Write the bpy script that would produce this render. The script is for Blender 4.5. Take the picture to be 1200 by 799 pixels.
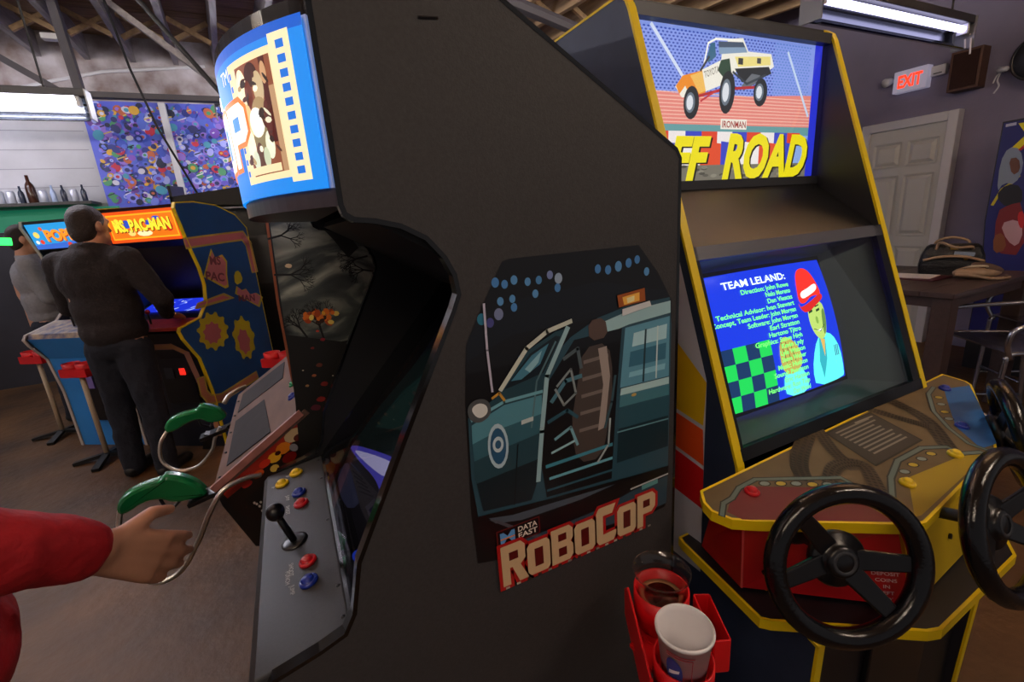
import bpy, math, random
from mathutils import Vector, Matrix
random.seed(7)
for o in list(bpy.data.objects): bpy.data.objects.remove(o)
S = bpy.context.scene
COL = S.collection
PI = math.pi

# ------------------------------------------------------------------ camera
FPX, PCX, PCY = 533.0, 600.0, 399.5
def _n(v): return Vector(v).normalized()
_dn = _n((150, 2020.5, FPX))
_x = Vector((1165, -227.5, FPX)).normalized(); _x = (_x - _dn*_x.dot(_dn)).normalized()
_z = -_dn; _y = _z.cross(_x)
RW = Matrix((_x, _y, _z))                 # camera vector (right, down, forward) -> world
CAM = Vector((0, 0, 1.46))
cd = bpy.data.cameras.new('camera'); camo = bpy.data.objects.new('camera', cd); COL.objects.link(camo)
cd.sensor_width = 36; cd.lens = FPX/1200*36; cd.clip_start = .02; cd.clip_end = 60
_m = Matrix(((RW[0][0], -RW[0][1], -RW[0][2]), (RW[1][0], -RW[1][1], -RW[1][2]), (RW[2][0], -RW[2][1], -RW[2][2])))
camo.matrix_world = Matrix.Translation(CAM) @ _m.to_4x4()
S.camera = camo
# ------------------------------------------------------------------ world and exposure
w = bpy.data.worlds.new('room_ambient'); S.world = w; w.use_nodes = True
w.node_tree.nodes['Background'].inputs[0].default_value = (.62, .57, .58, 1)
w.node_tree.nodes['Background'].inputs[1].default_value = .25
S.view_settings.view_transform = 'Standard'; S.view_settings.look = 'None'
S.view_settings.gamma = 1; S.view_settings.use_curve_mapping = False
S.view_settings.exposure = 0.0
TUBE = 100.0            # brightness of the fluorescent tubes

def at(px, py, ax, val):
    r = RW @ Vector((px-PCX, py-PCY, FPX)); t = (val-CAM[ax])/r[ax]
    return CAM + r*t
def onpl(px, py, P0, n):
    r = RW @ Vector((px-PCX, py-PCY, FPX)); t = (Vector(P0)-CAM).dot(n)/r.dot(n)
    return CAM + r*t

# ------------------------------------------------------------------ materials
def hx(s):
    s = s.lstrip('#'); v = [int(s[i:i+2], 16)/255 for i in (0, 2, 4)]
    return tuple(((c/12.92) if c <= .04045 else ((c+.055)/1.055)**2.4) for c in v)
def mat(name, col, rough=.5, metal=0, emit=0, ecol=None, noise=None, bump=None, coat=0, col2=None, stretch=None, spec=.5, trans=0, alpha=1):
    m = bpy.data.materials.new(name); m.use_nodes = True
    nt = m.node_tree; b = nt.nodes['Principled BSDF']
    c = hx(col) if isinstance(col, str) else col
    b.inputs['Base Color'].default_value = (*c, 1)
    b.inputs['Roughness'].default_value = rough; b.inputs['Metallic'].default_value = metal
    b.inputs['Coat Weight'].default_value = coat; b.inputs['Coat Roughness'].default_value = .12
    b.inputs['Specular IOR Level'].default_value = spec
    b.inputs['Transmission Weight'].default_value = trans
    b.inputs['Alpha'].default_value = alpha
    if emit:
        e = hx(ecol or col); b.inputs['Emission Color'].default_value = (*e, 1); b.inputs['Emission Strength'].default_value = emit
    if noise or bump:
        tc = nt.nodes.new('ShaderNodeTexCoord'); mp = nt.nodes.new('ShaderNodeMapping')
        nt.links.new(tc.outputs['Object'], mp.inputs[0])
        if stretch: mp.inputs['Scale'].default_value = stretch
    if noise:
        sc, lo = noise
        n = nt.nodes.new('ShaderNodeTexNoise'); n.inputs['Scale'].default_value = sc; n.inputs['Detail'].default_value = 6
        nt.links.new(mp.outputs[0], n.inputs['Vector'])
        r = nt.nodes.new('ShaderNodeValToRGB')
        c2 = hx(col2) if col2 else tuple(x*lo for x in c)
        r.color_ramp.elements[0].position = .32; r.color_ramp.elements[1].position = .68
        r.color_ramp.elements[0].color = (*c2, 1); r.color_ramp.elements[1].color = (*c, 1)
        nt.links.new(n.outputs['Fac'], r.inputs[0]); nt.links.new(r.outputs[0], b.inputs['Base Color'])
    if bump:
        sc, st = bump
        n2 = nt.nodes.new('ShaderNodeTexNoise'); n2.inputs['Scale'].default_value = sc; n2.inputs['Detail'].default_value = 4
        nt.links.new(mp.outputs[0], n2.inputs['Vector'])
        bn = nt.nodes.new('ShaderNodeBump'); bn.inputs['Strength'].default_value = st; bn.inputs['Distance'].default_value = .02
        nt.links.new(n2.outputs['Fac'], bn.inputs['Height']); nt.links.new(bn.outputs[0], b.inputs['Normal'])
    return m
def artmat(name, rough=.45, emit=0, base=1.0, coat=0):
    m = bpy.data.materials.new(name); m.use_nodes = True; nt = m.node_tree; b = nt.nodes['Principled BSDF']
    a = nt.nodes.new('ShaderNodeAttribute'); a.attribute_name = 'ink'
    if base == 1.0: nt.links.new(a.outputs['Color'], b.inputs['Base Color'])
    else:
        mx = nt.nodes.new('ShaderNodeMix'); mx.data_type = 'RGBA'; mx.inputs[0].default_value = base
        mx.inputs[6].default_value = (0, 0, 0, 1); nt.links.new(a.outputs['Color'], mx.inputs[7]); nt.links.new(mx.outputs[2], b.inputs['Base Color'])
    b.inputs['Roughness'].default_value = rough; b.inputs['Coat Weight'].default_value = coat
    if emit:
        nt.links.new(a.outputs['Color'], b.inputs['Emission Color']); b.inputs['Emission Strength'].default_value = emit
    return m
def glassmat(name, tint=(1, 1, 1), refl=1.0, rough=.02, ior=1.5):
    m = bpy.data.materials.new(name); m.use_nodes = True; nt = m.node_tree; nt.nodes.clear()
    out = nt.nodes.new('ShaderNodeOutputMaterial'); mx = nt.nodes.new('ShaderNodeMixShader')
    t = nt.nodes.new('ShaderNodeBsdfTransparent'); t.inputs[0].default_value = (*tint, 1)
    g = nt.nodes.new('ShaderNodeBsdfGlossy'); g.inputs['Roughness'].default_value = rough; g.inputs['Color'].default_value = (refl, refl, refl, 1)
    lw = nt.nodes.new('ShaderNodeLayerWeight'); lw.inputs[0].default_value = .5
    pw = nt.nodes.new('ShaderNodeMath'); pw.operation = 'POWER'; pw.inputs[1].default_value = 5; nt.links.new(lw.outputs['Facing'], pw.inputs[0])
    f = nt.nodes.new('ShaderNodeMath'); f.operation = 'MULTIPLY_ADD'; f.inputs[1].default_value = .9; f.inputs[2].default_value = .035; nt.links.new(pw.outputs[0], f.inputs[0])
    nt.links.new(f.outputs[0], mx.inputs[0]); nt.links.new(t.outputs[0], mx.inputs[1]); nt.links.new(g.outputs[0], mx.inputs[2])
    nt.links.new(mx.outputs[0], out.inputs[0]); return m

M = dict(
 black=mat('black_laminate', '#15141a', .45), blacks=mat('black_vinyl_side', '#383638', .62, noise=(220, .8), bump=(420, .12)),
 satin=mat('satin_black_plastic', '#0e0e12', .28), rubber=mat('black_rubber', '#0c0c0e', .6), gloss=mat('gloss_black', '#08080a', .1, coat=.6),
 inner=mat('inner_side_black', '#0b0b0d', .5), yellow=mat('yellow_molding', '#e6c60c', .35), red=mat('red_plastic', '#d4141c', .38), redm=mat('red_fascia', '#c8141e', .4, noise=(8, .85)),
 yelf=mat('yellow_fascia', '#c8a810', .4, noise=(6, .85)), steel=mat('brushed_panel_grey', '#424346', .42, metal=.25, noise=(300, .85)),
 chrome=mat('chrome', '#c8ccd4', .14, metal=1), alu=mat('polished_aluminium', '#b8bcc8', .24, metal=1), galv=mat('galvanised_hose', '#e2dacc', .32, metal=1),
 white=mat('white_paint', '#d8d8de', .5), offw=mat('off_white_door', '#c9c9c6', .45), green=mat('green_gun_plastic', '#128a4c', .25, coat=.4),
 btn_r=mat('red_button', '#c01420', .3, coat=.3), btn_b=mat('blue_button', '#16309a', .3, coat=.3), btn_y=mat('yellow_button', '#e8c410', .35, coat=.3),
 grey=mat('grey_metal', '#8d8d90', .4, metal=.6), dkgrey=mat('dark_grey_metal', '#3a3b40', .45, metal=.4), pole=mat('pale_pole', '#b7a58c', .5), plate=mat('instruction_plate', '#2b2927', .5),
 tube=mat('fluorescent_tube', '#f4f2ff', .4, emit=TUBE), tubew=mat('warm_fluorescent_tube', '#ffe8d0', .4, emit=TUBE*1.15), tubefill=mat('fill_uplight_tube', '#fff2e4', .4, emit=TUBE*3.4), tubec=mat('fluorescent_tube_dimmer', '#d9d4ff', .4, emit=3.5), led=mat('red_led', '#ff2020', .4, emit=4), exit=mat('exit_letters', '#ff3a1c', .4, emit=2.0),
 exitw=mat('exit_face', '#c9c4de', .4, emit=.25), wood=mat('joist_wood', '#c4a480', .75, noise=(3, .6), stretch=(8, .6, 8)), woodg=mat('weathered_joist', '#a09a9e', .75, noise=(4, .65), stretch=(8, .6, 8)),
 deck=mat('roof_boards', '#9a7858', .8, noise=(5, .55), stretch=(.6, 8, 8)), truss=mat('painted_truss_steel', '#4a4852', .5), rod=mat('black_rod', '#15151a', .5),
 brown=mat('brown_cabinet_wood', '#4a3026', .6, noise=(9, .7)), tabl=mat('dark_table_wood', '#4b3a37', .42, noise=(5, .75), stretch=(1, 12, 12)),
 skin=mat('skin', '#c08a6e', .5, noise=(30, .9)), hair=mat('dark_brown_hair', '#2e1f1a', .6, noise=(120, .6), bump=(150, .6)), sweat=mat('charcoal_knit', '#241c1f', .9, noise=(60, .8), bump=(90, .35)),
 jean=mat('dark_denim', '#171b2a', .85, noise=(80, .8), bump=(40, .3)), greysw=mat('grey_fleece', '#8f8d92', .95, noise=(50, .85), bump=(60, .3)), shoe=mat('black_shoe', '#141316', .5),
 redj=mat('red_jacket', '#b3101c', .75, noise=(40, .75), bump=(30, .3)), leather=mat('black_leather', '#101116', .32, bump=(90, .3)), tan=mat('tan_leather', '#a58a70', .5, noise=(30, .8)),
 paper=mat('white_paper', '#e4e2e6', .6), maroon=mat('maroon_folder', '#4a1520', .5), cola=mat('dark_cola', '#1b0d08', .08), rim=mat('foam_edge', '#8a6a48', .5),
 clear=glassmat('clear_plastic', (.93, .93, .93)), pane=glassmat('cabinet_glass', (.82, .84, .84)), panedk=glassmat('smoked_screen_glass', (.5, .5, .53), 1, .03),
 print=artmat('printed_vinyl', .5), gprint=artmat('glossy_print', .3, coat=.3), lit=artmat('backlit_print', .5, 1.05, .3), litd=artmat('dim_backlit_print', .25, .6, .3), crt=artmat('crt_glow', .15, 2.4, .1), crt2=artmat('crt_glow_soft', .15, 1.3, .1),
)

# ------------------------------------------------------------------ mesh helpers
ORG = Vector((0, 0, 0))
class MB:
    def __init__(s): s.v = []; s.f = []
    def add(s, vs, fs):
        k = len(s.v); s.v += [Vector(p) for p in vs]; s.f += [[i+k for i in f] for f in fs]; return s
    def box(s, x0, x1, y0, y1, z0, z1):
        return s.add([(x, y, z) for z in (z0, z1) for y in (y0, y1) for x in (x0, x1)], [(0, 2, 3, 1), (4, 5, 7, 6), (0, 1, 5, 4), (2, 6, 7, 3), (0, 4, 6, 2), (1, 3, 7, 5)])
    def obox(s, c, size, R):
        h = Vector(size)/2; vs = [Vector(c)+R @ Vector((x*h.x, y*h.y, z*h.z)) for z in (-1, 1) for y in (-1, 1) for x in (-1, 1)]
        return s.add(vs, [(0, 2, 3, 1), (4, 5, 7, 6), (0, 1, 5, 4), (2, 6, 7, 3), (0, 4, 6, 2), (1, 3, 7, 5)])
    def beam(s, a, b, w, h, up=(0, 0, 1)):
        a = Vector(a); b = Vector(b); d = (b-a).normalized(); u = Vector(up)
        if abs(d.dot(u)) > .98: u = Vector((1, 0, 0))
        r = d.cross(u).normalized(); u = r.cross(d)
        vs = [p + r*sx*w/2 + u*sz*h/2 for p in (a, b) for sz in (-1, 1) for sx in (-1, 1)]
        return s.add(vs, [(0, 2, 3, 1), (4, 5, 7, 6), (0, 1, 5, 4), (2, 6, 7, 3), (0, 4, 6, 2), (1, 3, 7, 5)])
    def prism(s, poly, a, b, axis='y'):
        def P(p, t): return {'y': (p[0], t, p[1]), 'x': (t, p[0], p[1]), 'z': (p[0], p[1], t)}[axis]
        n = len(poly); vs = [P(p, a) for p in poly]+[P(p, b) for p in poly]
        return s.add(vs, [list(range(n))[::-1], list(range(n, 2*n))]+[(i, (i+1) % n, n+(i+1) % n, n+i) for i in range(n)])
    def band(s, poly, a, b, axis='y', closed=False):
        def P(p, t): return {'y': (p[0], t, p[1]), 'x': (t, p[0], p[1]), 'z': (p[0], p[1], t)}[axis]
        n = len(poly); k = n if closed else n-1
        return s.add([P(p, a) for p in poly]+[P(p, b) for p in poly], [(i, (i+1) % n, n+(i+1) % n, n+i) for i in range(k)])
    def loft(s, A, B):       # solid between two equal rings
        n = len(A); return s.add(list(A)+list(B), [list(range(n))[::-1], list(range(n, 2*n))]+[(i, (i+1) % n, n+(i+1) % n, n+i) for i in range(n)])
    def tube(s, path, r, n=8, closed=False):
        P = [Vector(p) for p in path]; m = len(P); vs = []; fs = []; prev = None
        rs = r if isinstance(r, (list, tuple)) else [r]*m
        for i in range(m):
            t = (P[(i+1) % m]-P[i-1]) if closed else (P[min(i+1, m-1)]-P[max(i-1, 0)])
            t = t.normalized() if t.length > 1e-9 else Vector((0, 0, 1))
            if prev is None:
                u = Vector((0, 0, 1)) if abs(t.z) < .9 else Vector((1, 0, 0)); a = t.cross(u).normalized()
            else:
                a = prev - t*prev.dot(t); a = a.normalized()
            prev = a; b = t.cross(a)
            vs += [P[i]+(a*math.cos(2*PI*k/n)+b*math.sin(2*PI*k/n))*rs[i] for k in range(n)]
        for i in range(m if closed else m-1):
            j = (i+1) % m
            fs += [(i*n+k, i*n+(k+1) % n, j*n+(k+1) % n, j*n+k) for k in range(n)]
        if not closed: fs += [list(range(n))[::-1], list(range((m-1)*n, m*n))]
        return s.add(vs, fs)
    def lathe(s, prof, c=(0, 0, 0), axis=(0, 0, 1), n=20):
        ax = Vector(axis).normalized(); u = Vector((1, 0, 0)) if abs(ax.x) < .9 else Vector((0, 1, 0)); a = (u-ax*u.dot(ax)).normalized(); b = ax.cross(a); c = Vector(c)
        vs = []; fs = []; m = len(prof)
        for r, h in prof: vs += [c+ax*h+(a*math.cos(2*PI*k/n)+b*math.sin(2*PI*k/n))*max(r, 1e-5) for k in range(n)]
        for i in range(m-1): fs += [(i*n+k, i*n+(k+1) % n, (i+1)*n+(k+1) % n, (i+1)*n+k) for k in range(n)]
        return s.add(vs, fs)
    def disc(s, c, axis, r, h, n=20): return s.lathe([(0, 0), (r, 0), (r, h), (0, h)], c, axis, n)
    def torus(s, c, axis, R, r, n=36, k=10, a0=0, a1=2*PI):
        ax = Vector(axis).normalized(); u = Vector((1, 0, 0)) if abs(ax.x) < .9 else Vector((0, 1, 0)); a = (u-ax*u.dot(ax)).normalized(); b = ax.cross(a); c = Vector(c)
        return s.tube([c+(a*math.cos(t)+b*math.sin(t))*R for t in [2*PI*i/n for i in range(n)]], r, k, True)
    def ell(s, c, r, R=None, nu=14, nv=9):
        R = R or Matrix.Identity(3); c = Vector(c); vs = []; fs = []
        for j in range(nv+1):
            th = PI*j/nv
            for i in range(nu):
                ph = 2*PI*i/nu; vs.append(c+R @ Vector((r[0]*math.sin(th)*math.cos(ph), r[1]*math.sin(th)*math.sin(ph), r[2]*math.cos(th))))
        for j in range(nv): fs += [(j*nu+i, (j+1)*nu+i, (j+1)*nu+(i+1) % nu, j*nu+(i+1) % nu) for i in range(nu)]
        return s.add(vs, fs)
    def cap(s, p, q, r1, r2, n=12, flat=None):
        p = Vector(p); q = Vector(q); d = (q-p); L = d.length; d = d.normalized() if L > 1e-6 else Vector((0, 0, 1))
        prof = [(r1*math.sin(t), -r1*math.cos(t)) for t in (0, .4, .8, 1.2, 1.57)]+[(r2*math.sin(t), L-r2*math.cos(t)) for t in (1.57, 1.95, 2.35, 2.75, 3.1416)]
        return s.lathe(prof, p, d, n)
    def obj(s, name, m, parent=None, smooth=False, bevel=0, seg=2, sub=0):
        me = bpy.data.meshes.new(name); me.from_pydata([p-ORG for p in s.v], [], s.f); me.update()
        import bmesh
        bm = bmesh.new(); bm.from_mesh(me); bmesh.ops.recalc_face_normals(bm, faces=bm.faces); bm.to_mesh(me); bm.free()
        if smooth:
            for p in me.polygons: p.use_smooth = True
        o = bpy.data.objects.new(name, me); COL.objects.link(o); me.materials.append(m if not isinstance(m, str) else M[m])
        if parent: o.parent = parent
        else: o.location = ORG
        if bevel:
            b = o.modifiers.new('bevel', 'BEVEL'); b.width = bevel; b.segments = seg; b.limit_method = 'ANGLE'; b.angle_limit = math.radians(40); b.harden_normals = False
        return o
def tag(o, label, cat, group=None):
    o['label'] = label; o['category'] = cat
    if group: o['group'] = group
    return o
def thing(name, label, cat, loc=(0, 0, 0), rotz=0, group=None):
    """an Empty at the base; rotz None -> parts are given in world coordinates"""
    global ORG
    o = bpy.data.objects.new(name, None); COL.objects.link(o); o.location = loc; o.empty_display_size = .1
    tag(o, label, cat, group)
    if rotz is None: ORG = Vector(loc)
    else: ORG = Vector((0, 0, 0)); o.rotation_euler = (0, 0, rotz)
    return o
def world(): 
    global ORG
    ORG = Vector((0, 0, 0))
def struct(o):
    o['kind'] = 'structure'; return o
def copy_tree(o, parent=None):
    c = o.copy(); COL.objects.link(c); c.parent = parent
    for ch in list(o.children): copy_tree(ch, c)
    return c
def spline(pts, n=8):
    P = [Vector(p) for p in pts]; P = [2*P[0]-P[1]]+P+[2*P[-1]-P[-2]]; out = []
    for i in range(1, len(P)-2):
        for k in range(n):
            t = k/n; a, b, c, d = P[i-1:i+3]
            out.append(.5*((2*b)+(c-a)*t+(2*a-5*b+4*c-d)*t*t+(3*b-a-3*c+d)*t**3))
    out.append(P[-2]); return out

# ------------------------------------------------------------------ flat print: coloured polygons laid in a plane
_fc = {}
def textmesh(s, shear=0, bold=0):
    k = (s, shear, bold)
    if k in _fc: return _fc[k]
    c = bpy.data.curves.new('t', 'FONT'); c.body = s; c.shear = shear; c.offset = bold; c.resolution_u = 3; c.fill_mode = 'FRONT'
    o = bpy.data.objects.new('t', c); me = bpy.data.meshes.new_from_object(o)
    r = ([(v.co.x, v.co.y) for v in me.vertices], [list(p.vertices) for p in me.polygons])
    bpy.data.objects.remove(o); bpy.data.curves.remove(c); bpy.data.meshes.remove(me)
    _fc[k] = r; return r
class Art:
    def __init__(s): s.items = []; s.layer = 0          # (verts2d, faces, colour, layer)
    def poly(s, pts, col, up=True):
        if up: s.layer += 1
        s.items.append(([tuple(p) for p in pts], [list(range(len(pts)))], hx(col) if isinstance(col, str) else col, s.layer)); return s
    def rect(s, u0, v0, u1, v1, col, up=True): return s.poly([(u0, v0), (u1, v0), (u1, v1), (u0, v1)], col, up)
    def ell(s, u, v, ru, rv, col, n=18, rot=0, up=True):
        c, d = math.cos(rot), math.sin(rot)
        return s.poly([(u+ru*math.cos(t)*c-rv*math.sin(t)*d, v+ru*math.cos(t)*d+rv*math.sin(t)*c) for t in [2*PI*i/n for i in range(n)]], col, up)
    def line(s, pts, wd, col, up=True):
        if up: s.layer += 1
        for a, b in zip(pts[:-1], pts[1:]):
            dx, dy = b[0]-a[0], b[1]-a[1]; L = math.hypot(dx, dy) or 1; nx, ny = -dy/L*wd/2, dx/L*wd/2
            ex, ey = dx/L*wd*.3, dy/L*wd*.3
            s.poly([(a[0]-ex+nx, a[1]-ey+ny), (a[0]-ex-nx, a[1]-ey-ny), (b[0]+ex-nx, b[1]+ey-ny), (b[0]+ex+nx, b[1]+ey+ny)], col, False)
        return s
    def text(s, st, u, v, h, col, wd=None, shear=0, bold=0, align='l', rot=0, up=True, vert=0):
        vs, fs = textmesh(st, shear, bold)
        if not vs: return s
        x0 = min(p[0] for p in vs); x1 = max(p[0] for p in vs); sy = h/.72; sx = (wd/(x1-x0)) if wd else sy
        off = {'l': -x0, 'c': -(x0+x1)/2, 'r': -x1}[align]; c, d = math.cos(rot), math.sin(rot)
        if up: s.layer += 1
        s.items.append(([(u+((x+off)*sx)*c-(y*sy)*d, v+((x+off)*sx)*d+(y*sy)*c) for x, y in vs], fs, hx(col) if isinstance(col, str) else col, s.layer)); return s
    def build(s, name, m, parent, fn, step=4e-5, slices=None, vslices=None):
        vs = []; fs = []; cols = []
        import bmesh
        bm = bmesh.new(); lay = bm.loops.layers.float_color.new('ink'); hl = {}
        vl = bm.verts.layers.int.new('lay')
        for pts, faces, col, L in s.items:
            bv = []
            for p in pts:
                q = bm.verts.new((p[0], p[1], 0)); q[vl] = L; bv.append(q)
            for f in faces:
                try: bf = bm.faces.new([bv[i] for i in f])
                except ValueError: continue
                for lp in bf.loops: lp[lay] = (*col, 1)
        if slices:
            for u in slices:
                bmesh.ops.bisect_plane(bm, geom=bm.verts[:]+bm.edges[:]+bm.faces[:], dist=1e-7, plane_co=(u, 0, 0), plane_no=(1, 0, 0))
            for u in (vslices or []):
                bmesh.ops.bisect_plane(bm, geom=bm.verts[:]+bm.edges[:]+bm.faces[:], dist=1e-7, plane_co=(0, u, 0), plane_no=(0, 1, 0))
            for f in bm.faces:           # new vertices keep the layer of their face
                L = max(v[vl] for v in f.verts)
                for v in f.verts: v[vl] = L
        for v in bm.verts: v.co = Vector(fn(v.co.x, v.co.y, v[vl]*step))-ORG
        me = bpy.data.meshes.new(name); bm.to_mesh(me); bm.free(); me.materials.append(M[m] if isinstance(m, str) else m)
        o = bpy.data.objects.new(name, me); COL.objects.link(o)
        if parent: o.parent = parent
        else: o.location = ORG
        return o

# ================================================================== THE ROOM
FARY, WALLX, LEFTX = 7.2, 5.6, -6.0
M['floor'] = mat('stained_concrete', '#6c4a28', .55, noise=(1.6, .5), bump=(14, .35), col2='#382618')
struct(MB().box(LEFTX, 7.5, -3.0, FARY+.2, -.1, 0).obj('floor', 'floor'))
M['farwall'] = mat('whitewashed_block', '#c9c9cf', .8, noise=(2.2, .8), bump=(6, .2))
M['flak'] = mat('flaking_whitewash', '#cfcbd2', .85, noise=(3.5, .5), col2='#7d6a64', bump=(8, .4))
struct(MB().box(LEFTX, WALLX, FARY, FARY+.15, 0, 3.12).obj('wall_far', 'farwall'))
struct(MB().box(LEFTX, WALLX, FARY-.02, FARY+.15, 3.12, 4.1).obj('wall_far_upper', 'flak'))
M['rwall'] = mat('purple_grey_wall', '#88819a', .7, noise=(3, .88), bump=(40, .08))
struct(MB().box(WALLX, WALLX+.15, -1.5, FARY+.2, 0, 4.1).obj('wall_right', 'rwall'))
M['mortar'] = mat('mortar_line', '#9a9aa2', .9)
# roof: boards and joists rising gently towards the far wall
JD = Vector((-.083, 1, .065))
def roofz(y): return 3.42 + .065*(y-4.9)
ceil = struct(MB().loft([Vector((-6, -2.5, roofz(-2.5)+.27)), Vector((7, -2.5, roofz(-2.5)+.27)), Vector((7, 7.4, roofz(7.4)+.27)), Vector((-6, 7.4, roofz(7.4)+.27))],
                        [Vector((-6, -2.5, roofz(-2.5)+.33)), Vector((7, -2.5, roofz(-2.5)+.33)), Vector((7, 7.4, roofz(7.4)+.33)), Vector((-6, 7.4, roofz(7.4)+.33))]).obj('ceiling', 'deck'))
for i in range(44):
    y = .6 + i*.152; z = roofz(y)+.245+random.uniform(-.004, .004)
    MB().obox((.5, y, z), (12.4, .144, .024), Matrix.Rotation(math.atan(.065), 3, 'X')).obj('roof_board', 'deck', ceil)
for i in range(26):
    xb = -4.75 + i*.415                       # x at y = 4.9
    a = Vector((xb, 4.9, 0)) + JD*(-4.4); b = Vector((xb, 4.9, 0)) + JD*2.32
    if b.x > 5.5 or a.x > 5.55: continue
    a.z = roofz(a.y)+.10; b.z = roofz(b.y)+.10
    MB().beam(a, b, .05, .25).obj('joist', 'wood' if xb > 1.2 else 'woodg', ceil)
    for yb in (2.2, 4.4, 6.3):
        p = Vector((xb, 4.9, 0)) + JD*(yb-4.9); q = p + Vector((.415, 0, 0)); zc = roofz(yb)+.1
        for s in (-1, 1):
            MB().beam((p.x+.03, p.y+.02*s, zc-.1*s), (q.x-.03, q.y+.02*s, zc+.1*s), .035, .045).obj('bridging', 'wood', ceil)
# steel truss below the joists
t = thing('roof_truss', 'painted steel roof truss with slanting web bars under the joists', 'truss', (-1.5, 5.5, 2.78), None)
MB().box(-6, 3.5, 5.46, 5.54, 2.755, 2.80).obj('bottom_chord', 'truss', t)
P = lambda x, y: at(x, y, 1, 5.5)
MB().beam(P(58, -6), P(95, 110), .085, .06).obj('web_post', 'truss', t)
MB().beam(P(-40, 45), P(74, 109), .07, .05).obj('web_bar', 'truss', t)
MB().beam(P(112, -8), P(262, 104), .06, .05).obj('web_bar', 'woodg', t)
for dx in (2.0, 3.4): MB().beam((-.2+dx, 5.5, 3.44), (.35+dx, 5.5, 2.78), .06, .05).obj('web_bar', 'truss', t)
MB().beam((-2.9, 5.5, 3.44), (-3.5, 5.5, 2.78), .06, .05).obj('web_bar', 'truss', t)
world()
tag(MB().tube([at(150, -14, 1, 4.6), at(262, 113, 1, 4.6)], .018).obj('brace_rod', 'rod'), 'black brace rod slanting down behind the curved blue marquee', 'rod')
tag(MB().tube([at(118, -10, 1, 5.2), at(152, 80, 1, 5.2), at(185, 150, 1, 5.2), at(231, 226, 1, 5.2)], .010, 6).obj('hanging_cable', 'rod'), 'thin dark cable hanging across the mural wall', 'cable')
tag(MB().tube([at(560, -14, 1, 3.2), at(700, 45, 1, 3.2)], .045).obj('ceiling_pipe', 'truss'), 'grey pipe under the joists above the big dark cabinet', 'pipe')
tag(MB().box(*sorted((at(48, 40, 1, 5.9).x, at(70, 40, 1, 5.9).x)), 5.86, 5.94, at(60, 47, 1, 5.9).z, at(60, 40, 1, 5.9).z).obj('junction_box', 'white', bevel=.006), 'small white box hung between the ceiling joists', 'box')
tag(MB().tube([at(8, 106, 1, 7.15), at(60, 95, 1, 7.15), at(120, 84, 1, 7.15), at(240, 78, 1, 7.15)], .018).obj('conduit', 'white'), 'pale conduit running along the top of the far wall', 'conduit')

# mural on the far wall: painted panels with a busy crowd of coloured blobs
world()
a = Art(); L0, L1, Z0, Z1 = -1.80, 1.6, 1.95, 3.12
a.rect(L0, Z0, L1, Z1, '#5a68e0')
pal = ['#3b56c8', '#5a74e0', '#7a8cf0', '#2a3890', '#a9b4f4', '#c8304a', '#e0b040', '#50a070', '#d8d8ea', '#6a3fa0', '#283070', '#c86a48', '#4aa0c0', '#8a5ad0', '#202848', '#9a7ae0']
for k in range(1300):
    u = random.uniform(L0+.05, .5); v = random.uniform(Z0+.04, Z1-.04)
    blue = (u-L0)/1.5 + (1-(v-Z0)/(Z1-Z0))*.6
    c = random.choice(pal if random.random() > .35*blue else ['#3b56c8', '#5a74e0', '#6a60d8', '#8a90f8', '#2a3890', '#b0b8ff'])
    r = random.uniform(.012, .055); u = max(u, L0+r*1.3); a.ell(u, v, r*random.uniform(.7, 1.25), r, c, 9, random.random()*3)
    if random.random() < .35: a.ell(u, v, r*.5, r*.45, random.choice(pal), 8); 
    if random.random() < .15:
        a.line([(u-r*.9, v), (u+r*.8, v+r*.6)], .012, random.choice(['#e8e8f4', '#151a30', '#d8c060']))
mur = a.build('wall_mural', 'print', None, lambda u, v, h: (u, FARY-.03-h*.3, v)); tag(mur, 'crowded blue and multicoloured painted mural on the far wall', 'mural')
tag(MB().box(-1.055, -.985, FARY-.14, FARY-.08, 1.9, 3.1).obj('wall_post', 'white', bevel=.008), 'white vertical post in front of the blue mural', 'post')
for i in range(6):
    struct(MB().box(-5.6, -1.84, FARY-.004, FARY, 2.0+i*.2, 2.008+i*.2).obj('trim_%d' % (i+1), 'mortar'))

# right wall: panelled door, casing, exit light, box, camera
dr = struct(MB().box(5.53, 5.56, 2.245, 2.86, .02, 2.05).obj('door_1', 'offw'))
M['doorp'] = M['offw']
def dpanel(y0, y1, z0, z1):
    m = MB(); X = 5.53
    m.add([(X, y0, z0), (X, y1, z0), (X, y1, z1), (X, y0, z1), (X+.012, y0+.02, z0+.02), (X+.012, y1-.02, z0+.02), (X+.012, y1-.02, z1-.02), (X+.012, y0+.02, z1-.02), (X-.006, y0+.05, z0+.05), (X-.006, y1-.05, z0+.05), (X-.006, y1-.05, z1-.05), (X-.006, y0+.05, z1-.05)],
          [(0, 1, 5, 4), (1, 2, 6, 5), (2, 3, 7, 6), (3, 0, 4, 7), (4, 5, 9, 8), (5, 6, 10, 9), (6, 7, 11, 10), (7, 4, 8, 11), (8, 9, 10, 11)])
    for v in m.v: v.x -= .013
    return m.obj('door_panel', 'offw', dr)
for (y0, y1) in ((2.29, 2.53), (2.575, 2.815)):
    for (z0, z1) in ((1.70, 1.93), (1.04, 1.62), (.2, .94)): dpanel(y0, y1, z0, z1)
k = MB(); k.ell((5.48, 2.80, 1.0), (.03, .03, .03)); k.tube([(5.53, 2.80, 1.0), (5.48, 2.80, 1.0)], .012); k.obj('door_knob', 'chrome', dr, True)
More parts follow.
